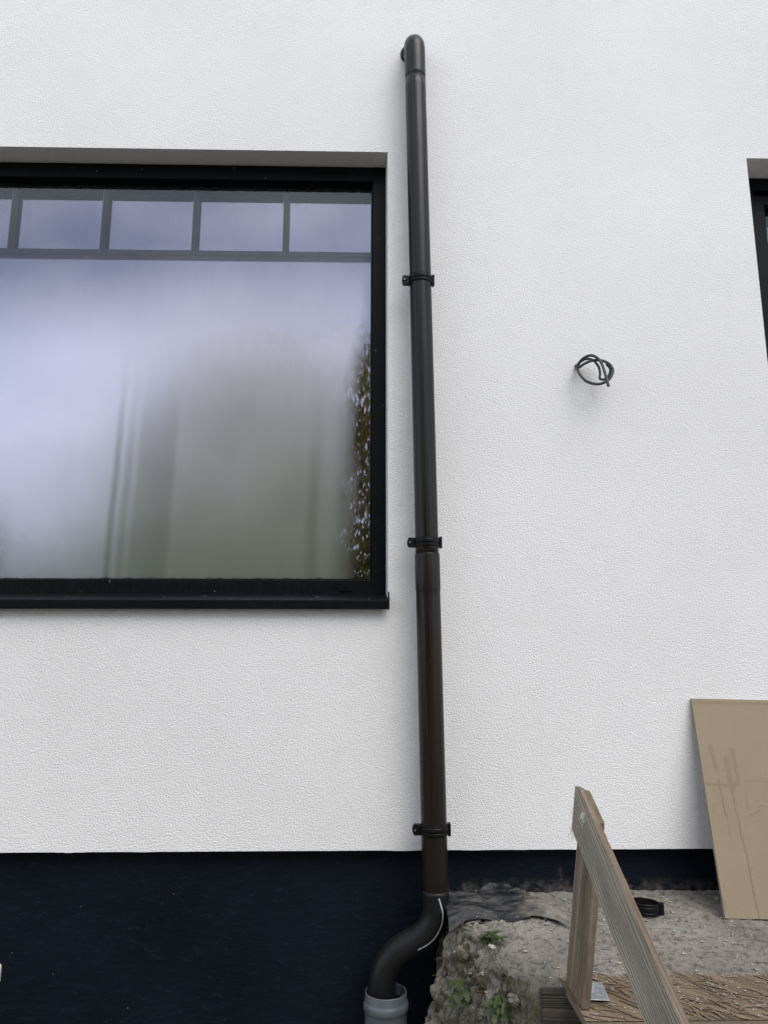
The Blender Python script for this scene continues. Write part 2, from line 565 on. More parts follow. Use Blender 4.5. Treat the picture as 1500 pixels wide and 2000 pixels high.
def m_membrane():
    m = Mat('dusty_black_membrane')
    v = m.coord('Object')
    a = m.noise(m.coord('Object', scale=(0.5, 1, 1)), 26.0, 5.0, 0.65)
    b = m.noise(v, 160.0, 4.0, 0.7)
    col = m.mix(m.ramp(a, [(0.46, 0.0), (0.78, 1.0)]), (0.010, 0.0115, 0.014), (0.12, 0.112, 0.098))
    sep = m.node('SeparateXYZ')
    m.l.new(v, sep.inputs[0])
    far = m.math('MULTIPLY', m.smooth(m.math('ADD', sep.outputs['X'], m.math('MULTIPLY', a, 0.16)), 0.54, 0.67), m.ramp(b, [(0.3, 0.5), (0.6, 1.0)]))
    col = m.mix(far, col, (0.22, 0.20, 0.165))
    col = m.mix(m.ramp(b, [(0.64, 0.0), (0.71, 0.85)]), col, (0.42, 0.41, 0.38))
    return m.principled(col, m.ramp(a, [(0.4, 0.4), (0.65, 0.85)]), normal=m.bump(b, 0.4, 0.002), spec=0.3)

def m_curtain():
    m = Mat('sheer_curtain')
    v = m.coord('Object', scale=(1, 1, 0.2))
    n = m.noise(v, 30.0, 3.0)
    col = m.mix(n, (0.34, 0.345, 0.34), (0.42, 0.425, 0.41))
    d = m.node('BsdfDiffuse'); t = m.node('BsdfTranslucent')
    m.l.new(col, d.inputs[0]); m.l.new(col, t.inputs[0])
    x = m.node('MixShader', Fac=0.3)
    m.l.new(d.outputs[0], x.inputs[1]); m.l.new(t.outputs[0], x.inputs[2])
    m.l.new(x.outputs[0], m.out.inputs['Surface'])
    return m.m

STUCCO, BITUMEN, FRAME, PIPE = m_stucco(), m_bitumen(), m_frame(), m_pipe()
BLACKPL = m_plain('black_plastic', (0.0055, 0.0056, 0.006), 0.38, var=0.1, bump=0.1, spec=0.15)
HDPE = m_plain('anthracite_plastic_bend', (0.0085, 0.0088, 0.0098), 0.42, var=0.08, bump=0.08, bscale=300, spec=0.22)
GREYPVC = m_plain('grey_drain_plastic', (0.092, 0.106, 0.118), 0.42, var=0.1, scale=18, bump=0.12)
CREAM = m_plain('cream_plastic', (0.62, 0.59, 0.49), 0.45, var=0.06)
CABLE = m_plain('grey_green_cable_sheath', (0.030, 0.035, 0.036), 0.5, var=0.12)
BARMAT = m_plain('grey_glazing_bar_paint', (0.020, 0.024, 0.028), 0.4, var=0.05)
STEEL = m_plain('galvanised_steel', (0.33, 0.35, 0.37), 0.5, 0.7, var=0.25, scale=60)
STRIPE = m_plain('pale_grey_print', (0.40, 0.43, 0.45), 0.5, var=0.05)
BARE = m_plain('bare_cut_metal', (0.30, 0.30, 0.29), 0.4, 0.6, var=0.2)
WET = m_plain('dark_water_run', (0.0012, 0.0014, 0.0022), 0.35, var=0.0, bump=0.0, spec=0.1)
ROOM = m_plain('room_paint', (0.30, 0.30, 0.29), 0.9, var=0.05)
SOIL = m_soil()
GROUND = m_plain('trodden_earth_ground', (0.11, 0.10, 0.075), 0.95, var=0.35, scale=1.5, bump=0.6, bscale=20)
STONE = m_plain('earthy_stone', (0.27, 0.255, 0.225), 0.92, var=0.35, scale=55, bump=0.8, bscale=130, spec=0.2)
CHALK = m_plain('white_plaster_crumb', (0.46, 0.455, 0.44), 0.9, var=0.3, scale=60, bump=0.6, spec=0.2)
WOOD_GREY = m_wood('weathered_grey_timber', (0.225, 0.20, 0.162), (0.37, 0.335, 0.275), (0.47, 0.435, 0.365), (0.30, 0.275, 0.165), 0.3)
WOOD_BROWN = m_wood('weathered_brown_timber', (0.105, 0.078, 0.058), (0.25, 0.198, 0.15), (0.37, 0.31, 0.245), (0.28, 0.25, 0.13), 0.25, rings=30.0, groove=1.4)
WOOD_EDGE = m_wood('brown_board_edge', (0.12, 0.090, 0.064), (0.20, 0.155, 0.112), (0.28, 0.23, 0.175), rings=60.0)
WOOD_LICHEN = m_wood('lichen_yellowed_end', (0.12, 0.10, 0.055), (0.23, 0.205, 0.115), (0.34, 0.31, 0.19), (0.13, 0.135, 0.05), 0.5, rings=60.0)
WOOD_DARK = m_wood('damp_dark_timber', (0.034, 0.028, 0.024), (0.090, 0.076, 0.066), (0.155, 0.135, 0.118))
OSBMAT = m_attr('weathered_strand_board', 0.9, 0.5, 160.0, 0.6)
PANELMAT = m_attr('brown_fibre_panel', 0.75, 0.14, 380.0, 0.25, 0.3)
FIBRE = m_plain('pale_cobweb_fibre', (0.36, 0.33, 0.22), 0.9, var=0.3)
WEB = m_plain('white_cobweb', (0.55, 0.56, 0.53), 0.9, var=0.2)
MEMBRANE, CURTAIN = m_membrane(), m_curtain()
LEAF_WEED = m_leaf('weed_leaf', (0.045, 0.075, 0.020), (0.11, 0.15, 0.05))
LEAF_DRY = m_leaf('dry_grass', (0.13, 0.10, 0.045), (0.22, 0.18, 0.08))
LEAF_TREE = m_leaf('yellow_green_tree_leaf', (0.28, 0.27, 0.085), (0.52, 0.43, 0.15), 0.6)
LEAF_DARK = m_leaf('dark_tree_leaf', (0.075, 0.095, 0.045), (0.13, 0.15, 0.07), 0.45)
BARK = m_plain('tree_bark', (0.075, 0.06, 0.047), 0.95, var=0.35, bump=0.8, bscale=30)
GLASS_BIG = m_glass('condensation_fogged_glazing', 0.013, 0.900, 1.0)
GLASS_SIDE = m_glass('lightly_fogged_glazing', 3.0, 0.2, 0.25)
INNER = m_inner_face()
COATED = m_coated()

# ------------------------------------------------------------------ the setting: ground
g = bmesh.new()
gs = [g.verts.new(p) for p in ((-150, -150, -0.9), (150, -150, -0.9), (150, 150, -0.9), (-150, 150, -0.9))]
g.faces.new(gs)
o = bm_obj('ground', g, GROUND); o['kind'] = 'structure'

# raised dirt ledge along the wall, cut off on the left by the drain trench
def edge_x(y):
    return np.interp(y, [-1.4, -1.0, -0.78, -0.70, -0.66, -0.575, -0.545, -0.48, -0.376, -0.25, -0.13, 0.06],
                     [0.90, 0.80, 0.68, 0.66, 0.65, 0.60, 0.43, 0.385, 0.352, 0.318, 0.266, 0.256])

def ledge_z(x, y):
    zt = np.interp(y, [-1.5, -0.8, -0.5, -0.17, -0.03, 0.08], [-0.26, -0.212, -0.188, -0.163, -0.150, -0.138])
    w1, w2 = worley(x * 26 + 3, y * 26, 3)
    n = fbm(x * 9, y * 9, 1, 5, 0.55) - 0.5
    nf = fbm(x * 55, y * 55, 8, 4, 0.6) - 0.5
    e = edge_x(y) + 0.055 * (fbm(x * 5 + 9, y * 16, 21, 4, 0.6) - 0.5)
    d = np.maximum(0, e - x)
    near = sstep(-0.16, 0.02, y)
    drop = (1.5 + 9 * near) * d + (13 + 60 * near) * d * d
    front = np.maximum(0, -0.80 - y)
    drop = np.maximum(drop, 1.0 * front + 3 * front * front)
    rough = np.clip(d / 0.04, 0, 1)
    flat = sstep(0.36, 0.62, x)
    z = zt - drop
    z = z + n * (0.050 - 0.034 * flat) + nf * (0.014 - 0.007 * flat + 0.010 * rough)
    z = z + rough * (0.012 * (0.55 - w1)) + (1 - rough) * (1 - flat) * 0.010 * (0.5 - w1)
    z = z - 0.010 * sstep(0.10, 0.0, w2 - w1) * (0.35 + 0.65 * rough) * (1 - 0.8 * flat)
    return np.maximum(z, -0.93)

xs = np.concatenate([np.linspace(0.02, 0.66, 330), np.linspace(0.664, 1.4, 180), np.linspace(1.42, 4.2, 40)])
ys = np.concatenate([np.linspace(-1.7, -0.86, 60), np.linspace(-0.855, 0.075, 400)])
X, Y = np.meshgrid(xs, ys)
me = grid_mesh('soil_ledge', X, Y, ledge_z(X, Y))
# clods and crevices on the cut face, pushed out along the normal
pos = np.empty(len(me.vertices) * 3, np.float32); me.vertices.foreach_get('co', pos); pos = pos.reshape(-1, 3)
nor = np.empty(len(me.vertices) * 3, np.float32); me.vertex_normals.foreach_get('vector', nor); nor = nor.reshape(-1, 3)
lim = np.interp(pos[:, 1], [-0.8, -0.56, -0.5, 0.06], [0.66, 0.47, 0.43, 0.30])
for i in np.nonzero((pos[:, 1] > -0.80) & (pos[:, 0] < lim) & (pos[:, 2] > -0.62))[0]:
    q = Vector(pos[i].tolist())
    dd, _ = mnoise.voronoi(q * 27.0)
    k = min(1.0, max(0.2, (lim[i] - 0.03 - q.x) / 0.04))
    pos[i] += nor[i] * k * (0.020 * mnoise.fractal(q * 11.0, 1.0, 2.0, 4) + 0.024 * min(dd[1] - dd[0], 0.45) - 0.008 + 0.008 * mnoise.fractal(q * 60.0, 0.9, 2.0, 3))
me.vertices.foreach_set('co', pos.ravel())
me.update()
o = obj('soil_ledge', me, SOIL); o['kind'] = 'structure'

def lz(x, y):
    return float(ledge_z(np.array([x]), np.array([y]))[0])

# ------------------------------------------------------------------ the house
house = empty('house', (0, 0, -0.9))
tag(house, 'white rendered house wall above a black base with anthracite windows', 'house')

def hobj(o):                        # parts are modelled in world coordinates
    o.parent = house
    o.matrix_parent_inverse = Matrix.Translation((0, 0, 0.9))
    return o

L0, L1, LB, LT = -2.212, 0.072, 0.800, 2.574       # left opening
R0, R1, RB, RT = 1.500, 2.70, -0.05 + 0.06, 2.571   # right opening
LD, RD = 0.092, 0.122                               # reveal depths
bm = bmesh.new()
XB, ZB = [-6.0, L0, L1, R0, R1, 6.0], None
def quad(*p):
    bm.faces.new([bm.verts.new(q) for q in p])
def front(x0, x1, z0, z1):
    quad((x0, 0, z0), (x1, 0, z0), (x1, 0, z1), (x0, 0, z1))
front(-6, L0, 0, 5.6); front(L0, L1, 0, LB); front(L0, L1, LT, 5.6)
front(L1, R0, 0, 5.6); front(R0, R1, 0, RB); front(R0, R1, RT, 5.6); front(R1, 6, 0, 5.6)
for (x0, x1, z0, z1, d) in ((L0, L1, LB, LT, LD + 0.06), (R0, R1, RB, RT, RD + 0.06)):
    tp = 0.008
    quad((x0, 0, z1), (x1, 0, z1), (x1 - tp, d, z1), (x0 + tp, d, z1))
    quad((x1, 0, z0), (x1 - tp, d, z0), (x1 - tp, d, z1), (x1, 0, z1))
    quad((x0, 0, z1), (x0 + tp, d, z1), (x0 + tp, d, z0), (x0, 0, z0))
    quad((x0, 0, z0), (x0 + tp, d, z0), (x1 - tp, d, z0), (x1, 0, z0))
bmesh.ops.remove_doubles(bm, verts=bm.verts, dist=1e-5)
# lower edge of the render coat with its small unevenness
nb = 900
vs = [(-6 + 12 * k / nb, -0.0002 - 0.0030 * max(0.0, mnoise.noise(Vector((k * 0.11, 0, 0))) + 0.35 * mnoise.noise(Vector((k * 0.6, 3, 0))))) for k in range(nb + 1)]
for k in range(nb):
    (xa, za), (xb, zb) = vs[k], vs[k + 1]
    quad((xa, 0, za), (xb, 0, zb), (xb, 0, 0), (xa, 0, 0))
    quad((xa, 0, za), (xa, 0.046, -0.0001), (xb, 0.046, -0.0001), (xb, 0, zb))
bmesh.ops.recalc_face_normals(bm, faces=bm.faces)
hobj(bm_obj('rendered_wall', bm, STUCCO))
bm = bmesh.new()
add_box(bm, -6, 6, 0.045, 0.30, -1.2, -0.0005)
hobj(bm_obj('base_wall', bm, BITUMEN))
# body of the house behind the facade (dim room seen through the glazing)
bm = bmesh.new()
add_box(bm, -6, 6, 4.2, 4.4, -0.2, 5.5)
add_box(bm, -6, -5.8, 0.32, 4.19, -0.2, 5.5)
add_box(bm, 5.8, 6, 0.32, 4.19, -0.2, 5.5)
add_box(bm, -5.79, 5.79, 0.32, 4.19, -0.3, -0.1)
add_box(bm, -5.79, 5.79, 0.32, 4.19, 2.95, 3.1)
hobj(bm_obj('room_shell', bm, ROOM))
bm = bmesh.new()
add_box(bm, -6.1, 6.1, 0.02, 4.5, 5.6, 5.8)
hobj(bm_obj('roof_slab', bm, FRAME))

def window(x0, x1, z0, z1, depth, fw, ft, fb, glass, bars_x, bar_z, name_label, sash=False):
    """outer frame (the part), its pane, glazing bars and beads (sub-parts)"""
    bm = bmesh.new()
    y0, y1 = depth, depth + 0.055
    gx0, gx1, gz0, gz1 = x0 + fw, x1 - fw, z0 + fb, z1 - ft
    add_box(bm, x0, gx0, y0, y1, z0, z1, 0.002)
    add_box(bm, gx1, x1, y0, y1, z0, z1, 0.002)
    add_box(bm, gx0, gx1, y0 + 0.0004, y1, z1 - ft, z1, 0.002)
    add_box(bm, gx0, gx1, y0 + 0.0004, y1, z0, gz0, 0.002)
    fr = hobj(bm_obj('window', bm, FRAME))
    fr['label'] = name_label
    def sub(o):
        o.parent = fr
        return o
    if sash:
        s0, sw = 0.018, 0.043
        bm = bmesh.new()
        a0, a1, b0, b1 = gx0 + 0.004, gx1 - 0.004, gz0 + 0.012, gz1 - s0
        add_box(bm, a0, a0 + sw, y0 + 0.012, y1 + 0.02, b0, b1, 0.002)
        add_box(bm, a1 - sw, a1, y0 + 0.012, y1 + 0.02, b0, b1, 0.002)
        add_box(bm, a0 + sw, a1 - sw, y0 + 0.0124, y1 + 0.02, b1 - sw, b1, 0.002)
        add_box(bm, a0 + sw, a1 - sw, y0 + 0.0124, y1 + 0.02, b0, b0 + sw, 0.002)
        sub(bm_obj('sash', bm, FRAME))
        gx0, gx1, gz0, gz1 = a0 + sw, a1 - sw, b0 + sw, b1 - sw
    yg = y1 - 0.016 if not sash else y1 - 0.003
    # glazing bead round the pane
    bm = bmesh.new()
    bw = 0.006
    add_box(bm, gx0, gx0 + bw, y0 + 0.022, yg, gz0, gz1)
    add_box(bm, gx1 - bw, gx1, y0 + 0.022, yg, gz0, gz1)
    add_box(bm, gx0 + bw, gx1 - bw, y0 + 0.022, yg, gz1 - bw, gz1)
    add_box(bm, gx0 + bw, gx1 - bw, y0 + 0.022, yg, gz0, gz0 + bw)
    sub(bm_obj('glazing_bead', bm, FRAME))
    # pane
    bm = bmesh.new()
    add_box(bm, gx0 + 0.001, gx1 - 0.001, yg + 0.0005, yg + 0.0065, gz0 + 0.001, gz1 - 0.001)
    me = bpy.data.meshes.new('glass_pane')
    bm.normal_update(); bm.to_mesh(me); bm.free()
    me.materials.append(glass); me.materials.append(INNER)
    for p in me.polygons:
        p.material_index = 0 if p.normal.y < -0.5 else 1
    sub(obj('glass_pane', me))
    # glazing bars behind the outer pane
    yb0, yb1 = yg + 0.014, yg + 0.034
    for bx in bars_x:
        sub(box_obj('glazing_bar', (bx - 0.0098, bx + 0.0098, yb0, yb1, bar_z + 0.0115, gz1), BARMAT, None, 0.003))
        # thin pale spacer edge on the bar's left flank
        sub(box_obj('spacer_strip', (bx - 0.0128, bx - 0.0101, yb0 + 0.004, yb1 - 0.004, bar_z + 0.0115, gz1), STRIPE))
    if bars_x:
        sub(box_obj('glazing_bar', (gx0, gx1, yb0, yb1, bar_z - 0.0085, bar_z + 0.0113), BARMAT, None, 0.003))
    # inner pane with its reflective coating
    bm = bmesh.new()
    add_box(bm, gx0 + 0.001, gx1 - 0.001, yb1 + 0.006, yb1 + 0.012, gz0 + 0.001, gz1 - 0.001)
    me = bpy.data.meshes.new('inner_pane')
    bm.normal_update(); bm.to_mesh(me); bm.free()
    me.materials.append(COATED); me.materials.append(INNER)
    for p in me.polygons:
        p.material_index = 0 if p.normal.y < -0.5 else 1
    sub(obj('glass_pane', me))
    # pale spacer rim of the insulating unit
    bm = bmesh.new()
    add_box(bm, gx1 - 0.008, gx1, yg + 0.010, yg + 0.012, gz0, gz1)
    add_box(bm, gx0, gx1 - 0.008, yg + 0.010, yg + 0.012, gz1 - 0.009, gz1)
    sub(bm_obj('spacer_rim', bm, STEEL))
    return fr, sub

wl_, subl = window(L0 + 0.010, 0.066, 0.837, LT - 0.001, LD, 0.051, 0.064, 0.059, GLASS_BIG,
                   [-0.337 - 0.3665 * k for k in range(5)], 2.216, 'wide anthracite window with fogged glass and a row of small top panes')
# weep-hole cap and the water runs on the bottom rail
bm = bmesh.new()
pr = [(-0.103 + 0.046 * k / 10, 0.857 + 0.011 * math.sin(math.pi * k / 10) ** 0.5) for k in range(11)]
fa = [bm.verts.new((x, LD - 0.006, z)) for x, z in pr]
ba = [bm.verts.new((x, LD, z + 0.002 if 0 < k < 10 else z)) for k, (x, z) in enumerate(pr)]
bm.faces.new(fa); 
for k in range(11):
    bm.faces.new((fa[k], ba[k], ba[(k + 1) % 11], fa[(k + 1) % 11]))
bmesh.ops.recalc_face_normals(bm, faces=bm.faces)
subl(bm_obj('weep_cap', bm, FRAME))
bm = bmesh.new()
xr = 0.0
runs = [-0.08, -0.128, -0.152, -0.18, -0.214, -0.222, -0.24, -0.252, -0.263, -0.276, -0.288, -0.314, -0.322, -0.352, -0.385, -0.44, -0.476, -0.505, -0.545, -0.556]
x = -0.58
while x > -2.1:
    runs.append(x); x -= random.uniform(0.008, 0.026)
for x in runs:
    wdt = random.uniform(0.0011, 0.0026)
    n = 7
    zt_, zb_ = 0.8955, (0.842 if x < -0.11 else 0.869) + random.uniform(0, 0.006)
    off = [random.uniform(-0.0016, 0.0016) for _ in range(n)]
    pts = [(x + sum(off[:k]) * 0.6, zt_ + (zb_ - zt_) * k / (n - 1)) for k in range(n)]
    for (xa, za), (xb, zb) in zip(pts, pts[1:]):
        yy = LD - 0.0007
        q = [bm.verts.new(p) for p in ((xa - wdt, LD + .0002, za), (xb - wdt, LD + .0002, zb), (xb, yy, zb), (xa, yy, za))]
        bm.faces.new(q)
        q = [bm.verts.new(p) for p in ((xa, yy, za), (xb, yy, zb), (xb + wdt, LD + .0002, zb), (xa + wdt, LD + .0002, za))]
        bm.faces.new(q)
bmesh.ops.remove_doubles(bm, verts=bm.verts, dist=1e-6)
o = subl(bm_obj('water_run', bm, WET)); o['kind'] = 'stuff'

# outside sill with drip lip and end stop
sx0, sx1 = L0 - 0.005, 0.075
bm = bmesh.new()
prof = [(0.092, 0.846), (-0.030, 0.8155), (-0.032, 0.8125), (-0.032, 0.784), (-0.0305, 0.7835), (-0.0285, 0.7855), (-0.0285, 0.810), (0.092, 0.8405)]
fa = [bm.verts.new((sx0, y, z)) for y, z in prof]
fb_ = [bm.verts.new((sx1 - 0.0035, y, z)) for y, z in prof]
for k in range(len(prof)):
    bm.faces.new((fa[k], fb_[k], fb_[(k + 1) % len(prof)], fa[(k + 1) % len(prof)]))
bm.faces.new(fa[::-1]); bm.faces.new(fb_)
bmesh.ops.recalc_face_normals(bm, faces=bm.faces)
sill = hobj(bm_obj('window_sill', bm, FRAME))
bm = bmesh.new()
prof = [(0.092, 0.866), (0.0, 0.846), (-0.0325, 0.820), (-0.034, 0.7825), (-0.027, 0.7825), (-0.027, 0.806), (0.092, 0.836)]
fa = [bm.verts.new((sx1 - 0.0033, y, z)) for y, z in prof]
fb_ = [bm.verts.new((sx1 + 0.001, y, z)) for y, z in prof]
for k in range(len(prof)):
    bm.faces.new((fa[k], fb_[k], fb_[(k + 1) % len(prof)], fa[(k + 1) % len(prof)]))
bm.faces.new(fa[::-1]); bm.faces.new(fb_)
bmesh.ops.recalc_face_normals(bm, faces=bm.faces)
o = bm_obj('end_stop', bm, FRAME); o.parent = sill
# crumbs of render on the sill
bm = bmesh.new()
for k in range(22):
    x = random.uniform(-2.0, 0.05); t = random.random() ** 3
    y = -0.026 + 0.10 * t
    z = 0.8165 + (y + 0.030) * 0.25
    r_ = random.uniform(0.0006, 0.0016)
    bmesh.ops.create_icosphere(bm, subdivisions=1, radius=r_, matrix=Matrix.Translation((x, y, z + r_ * 0.4)))
o = bm_obj('plaster_crumbs', bm, CHALK); o.parent = sill; o['kind'] = 'stuff'

wr_, subr = window(R0 + 0.008, R1 - 0.008, 0.03, RT - 0.001, RD, 0.075, 0.055, 0.06, GLASS_SIDE, [], 0, 'narrow anthracite window with a double frame at the right edge', sash=True)

# curtain lengths hanging in the room
cur = empty('curtain', (-1.0, 0.42, 0.0))
tag(cur, 'pale sheer curtain dimly seen behind the fogged window', 'curtain')
for (x0, x1) in ((-2.6, -1.30), (-1.255, -1.215), (-1.03, -0.38), (-0.325, 0.35)):
    nx = max(16, int((x1 - x0) * 140))
    xs_ = np.linspace(x0, x1, nx)
    zs_ = np.linspace(0.0, 2.75, 24)
    XX, ZZ = np.meshgrid(xs_, zs_)
    YY = 0.42 + 0.022 * np.sin(XX * 62 + 1.3 * np.sin(XX * 7) + 0.25 * ZZ) + 0.02 * (vnoise(XX * 9, ZZ * 0.8, 4) - 0.5)
    XX = XX + 0.02 * (vnoise(XX * 3, ZZ * 1.1, 9) - 0.5)
    o = obj('curtain_length', grid_mesh('curtain_length', XX, YY, ZZ), CURTAIN)
    o.parent = cur; o.matrix_parent_inverse = Matrix.Translation((1.0, -0.42, 0.0))

# ------------------------------------------------------------------ downpipe
def pipe_x(z):
    return 0.1785 + (2.832 - z) * 0.0136
PY = -0.078
down = empty('downpipe', (pipe_x(0), PY, 0))
tag(down, 'anthracite metal downpipe running up the white wall beside the wide window', 'downpipe')
def dobj(o):
    o.parent = down
    o.matrix_parent_inverse = Matrix.Translation((-pipe_x(0), -PY, 0))
    return o
def vtube(name, spec, mat, seg=48):
    bm = bmesh.new()
    add_tube(bm, [(pipe_x(z), PY, z) for z, r in spec], [r for z, r in spec], seg)
    return dobj(bm_obj(name, bm, mat, smooth=True))
dent = lambda z: 0.0
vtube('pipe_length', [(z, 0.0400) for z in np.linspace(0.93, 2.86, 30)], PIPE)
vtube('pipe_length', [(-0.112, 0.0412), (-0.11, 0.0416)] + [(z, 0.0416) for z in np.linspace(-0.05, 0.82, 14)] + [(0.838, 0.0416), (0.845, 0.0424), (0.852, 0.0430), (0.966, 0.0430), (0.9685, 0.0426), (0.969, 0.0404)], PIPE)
# folded seams of the sheet metal
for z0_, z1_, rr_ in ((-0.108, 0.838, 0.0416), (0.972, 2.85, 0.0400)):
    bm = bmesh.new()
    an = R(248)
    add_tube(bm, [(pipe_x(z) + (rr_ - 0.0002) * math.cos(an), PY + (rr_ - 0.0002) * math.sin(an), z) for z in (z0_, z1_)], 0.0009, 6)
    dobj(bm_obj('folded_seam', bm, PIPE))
# wall elbow with collar
zs0 = 2.960
bm = bmesh.new()
path, rad = [], []
for z, r in ((2.838, 0.0401), (2.8382, 0.0403), (2.852, 0.0405), (2.90, 0.0406), (zs0, 0.0408)):
    path.append((pipe_x(z), PY, z)); rad.append(r)
for k in range(1, 15):
    a = R(90) * k / 14
    path.append((pipe_x(zs0), PY + 0.062 * (1 - math.cos(a)), zs0 + 0.062 * math.sin(a))); rad.append(0.0408)
path.append((pipe_x(zs0), 0.02, zs0 + 0.062)); rad.append(0.0408)
add_tube(bm, path, rad, 48)
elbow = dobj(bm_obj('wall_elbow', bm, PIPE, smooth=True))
bm = bmesh.new()
add_lathe(bm, [(0.040, 0.0), (0.047, 0.0), (0.0485, 0.002), (0.0485, 0.007), (0.046, 0.009), (0.040, 0.009)], 0, 0, 40, close=True)
bmesh.ops.rotate(bm, verts=bm.verts, cent=(0, 0, 0), matrix=Matrix.Rotation(R(90), 3, 'X'))
bmesh.ops.translate(bm, verts=bm.verts, vec=(pipe_x(zs0) - 0.004, 0.002, zs0 + 0.058))
bmesh.ops.recalc_face_normals(bm, faces=bm.faces)
o = bm_obj('wall_collar', bm, BLACKPL, smooth=True); o.parent = elbow

# swan-neck bend down into the drain
bm = bmesh.new()
sw = [(0.2185, -0.108), (0.2187, -0.134), (0.2187, -0.161), (0.210, -0.190), (0.191, -0.219), (0.164, -0.240), (0.135, -0.256), (0.104, -0.273), (0.077, -0.298), (0.058, -0.329), (0.050, -0.365), (0.049, -0.410), (0.049, -0.50)]
swp = catmull([(x, PY, z) for x, z in sw], 8)
add_tube(bm, [(0.2185, PY, -0.098)] + swp, [0.0425] + [0.0432] * 5 + [0.0427] * (len(swp) - 5), 48)
swan = dobj(bm_obj('swan_neck_bend', bm, HDPE, smooth=True))
def sobj(o):
    o.parent = swan
    return o
bm = bmesh.new()      # bare cut edge where the steel ends
add_lathe(bm, [(0.0418, -0.1135), (0.0429, -0.1135), (0.0429, -0.1118), (0.0418, -0.1118)], pipe_x(-0.112), PY, 48, close=True)
sobj(bm_obj('bare_rim', bm, BARE))
bm = bmesh.new()      # joint line halfway down
mid = 40
c, t = swp[mid], (swp[mid + 1] - swp[mid - 1]).normalized()
add_tube(bm, [c - t * 0.0009, c + t * 0.0009], 0.0431, 48)
sobj(bm_obj('joint_ring', bm, BLACKPL))
# printed stripe following the bend
bm = bmesh.new()
prev = None
K = 44
for i in range(0, K):
    c = swp[i] if i else swp[0] + Vector((0, 0, -0.006)); t = (swp[min(i + 1, len(swp) - 1)] - swp[max(i - 1, 0)]).normalized()
    side = Vector((0, -1, 0)); out_ = t.cross(side).normalized()
    if out_.x < 0: out_ = -out_
    f_ = i / K
    phi = R(7 + 16 * math.sin(math.pi * min(1, f_ * 1.05)) + 10 * f_)
    rr_ = 0.0435 if i < 7 else 0.0430
    hw = 0.0022 / rr_
    pts = []
    for a in (phi - hw, phi, phi + hw):
        pts.append(c + (side * math.cos(a) + out_ * math.sin(a)) * rr_)
    row = [bm.verts.new(p) for p in pts]
    if prev:
        for k in range(2):
            bm.faces.new((prev[k], prev[k + 1], row[k + 1], row[k]))
    prev = row
sobj(bm_obj('printed_stripe', bm, STRIPE, smooth=True))

# pipe clamps
def ring_band(bm, r_in, prof, cx, cy, cz, seg=56):
    add_lathe(bm, [(r_in, prof[0][1])] + prof + [(r_in, prof[-1][1])], cx, cy, seg, cz, close=True)
def clamp(z, r, tilt=0.0):
    cx = pipe_x(z)
    bm = bmesh.new()
    h = 0.0155
    ring_band(bm, r, [(r + 0.0022, -h), (r + 0.004, -h + 0.002), (r + 0.004, -h + 0.008), (r + 0.0022, -h + 0.010), (r + 0.0022, -h + 0.012), (r + 0.0046, -h + 0.015), (r + 0.0046, h - 0.008), (r + 0.003, h - 0.005), (r + 0.003, h - 0.001), (r + 0.002, h)], cx, PY, z)
    add_box(bm, cx + r + 0.002, cx + r + 0.0115, PY - 0.012, PY + 0.012, z - 0.019, z + 0.020, 0.002)
    add_box(bm, cx - r - 0.012, cx - r + 0.001, PY - 0.0105, PY + 0.0105, z - 0.0165, z + 0.0165, 0.002)
    # flat ear with rounded tip
    for sgn in (-1, 1):
        y_a, y_b = (PY - 0.0105, PY - 0.002) if sgn < 0 else (PY + 0.001, PY + 0.0095)
        pr = [(cx - r - 0.011, z - 0.0163), (cx - r - 0.022, z - 0.0160), (cx - r - 0.0265, z - 0.010), (cx - r - 0.028, z), (cx - r - 0.0265, z + 0.010), (cx - r - 0.022, z + 0.0160), (cx - r - 0.011, z + 0.0163)]
        fa = [bm.verts.new((x, y_a, zz)) for x, zz in pr]; bb = [bm.verts.new((x, y_b, zz)) for x, zz in pr]
        bm.faces.new(fa); bm.faces.new(bb[::-1])
        for k in range(len(pr)):
            bm.faces.new((fa[k], bb[k], bb[(k + 1) % len(pr)], fa[(k + 1) % len(pr)]))
    # stud into the wall
    add_tube(bm, [(cx, PY + r - 0.001, z), (cx, 0.02, z)], 0.006, 12)
    bmesh.ops.recalc_face_normals(bm, faces=bm.faces)
    o = dobj(bm_obj('pipe_clamp', bm, BLACKPL))
    for p in o.data.polygons:
        p.use_smooth = False
    bm = bmesh.new()
    add_lathe(bm, [(0.0001, 0.0), (0.002, 0.0), (0.0024, 0.002), (0.0066, 0.002), (0.0072, 0.001), (0.0072, -0.002), (0.0001, -0.002)], 0, 0, 20)
    bmesh.ops.rotate(bm, verts=bm.verts, cent=(0, 0, 0), matrix=Matrix.Rotation(R(90), 3, 'X'))
    bmesh.ops.translate(bm, verts=bm.verts, vec=(cx - r - 0.019, PY - 0.0107, z))
    bmesh.ops.recalc_face_normals(bm, faces=bm.faces)
    s = bm_obj('screw', bm, BLACKPL, smooth=True); s.parent = o
    bm = bmesh.new()
    add_tube(bm, [(cx - r - 0.019, PY - 0.0125, z), (cx - r - 0.019, PY - 0.0132, z)], 0.0022, 10)
    s = bm_obj('screw_socket', bm, STEEL); s.parent = o
    return o
clamp(1.984, 0.0402); clamp(1.008, 0.0402); clamp(0.081, 0.0418)

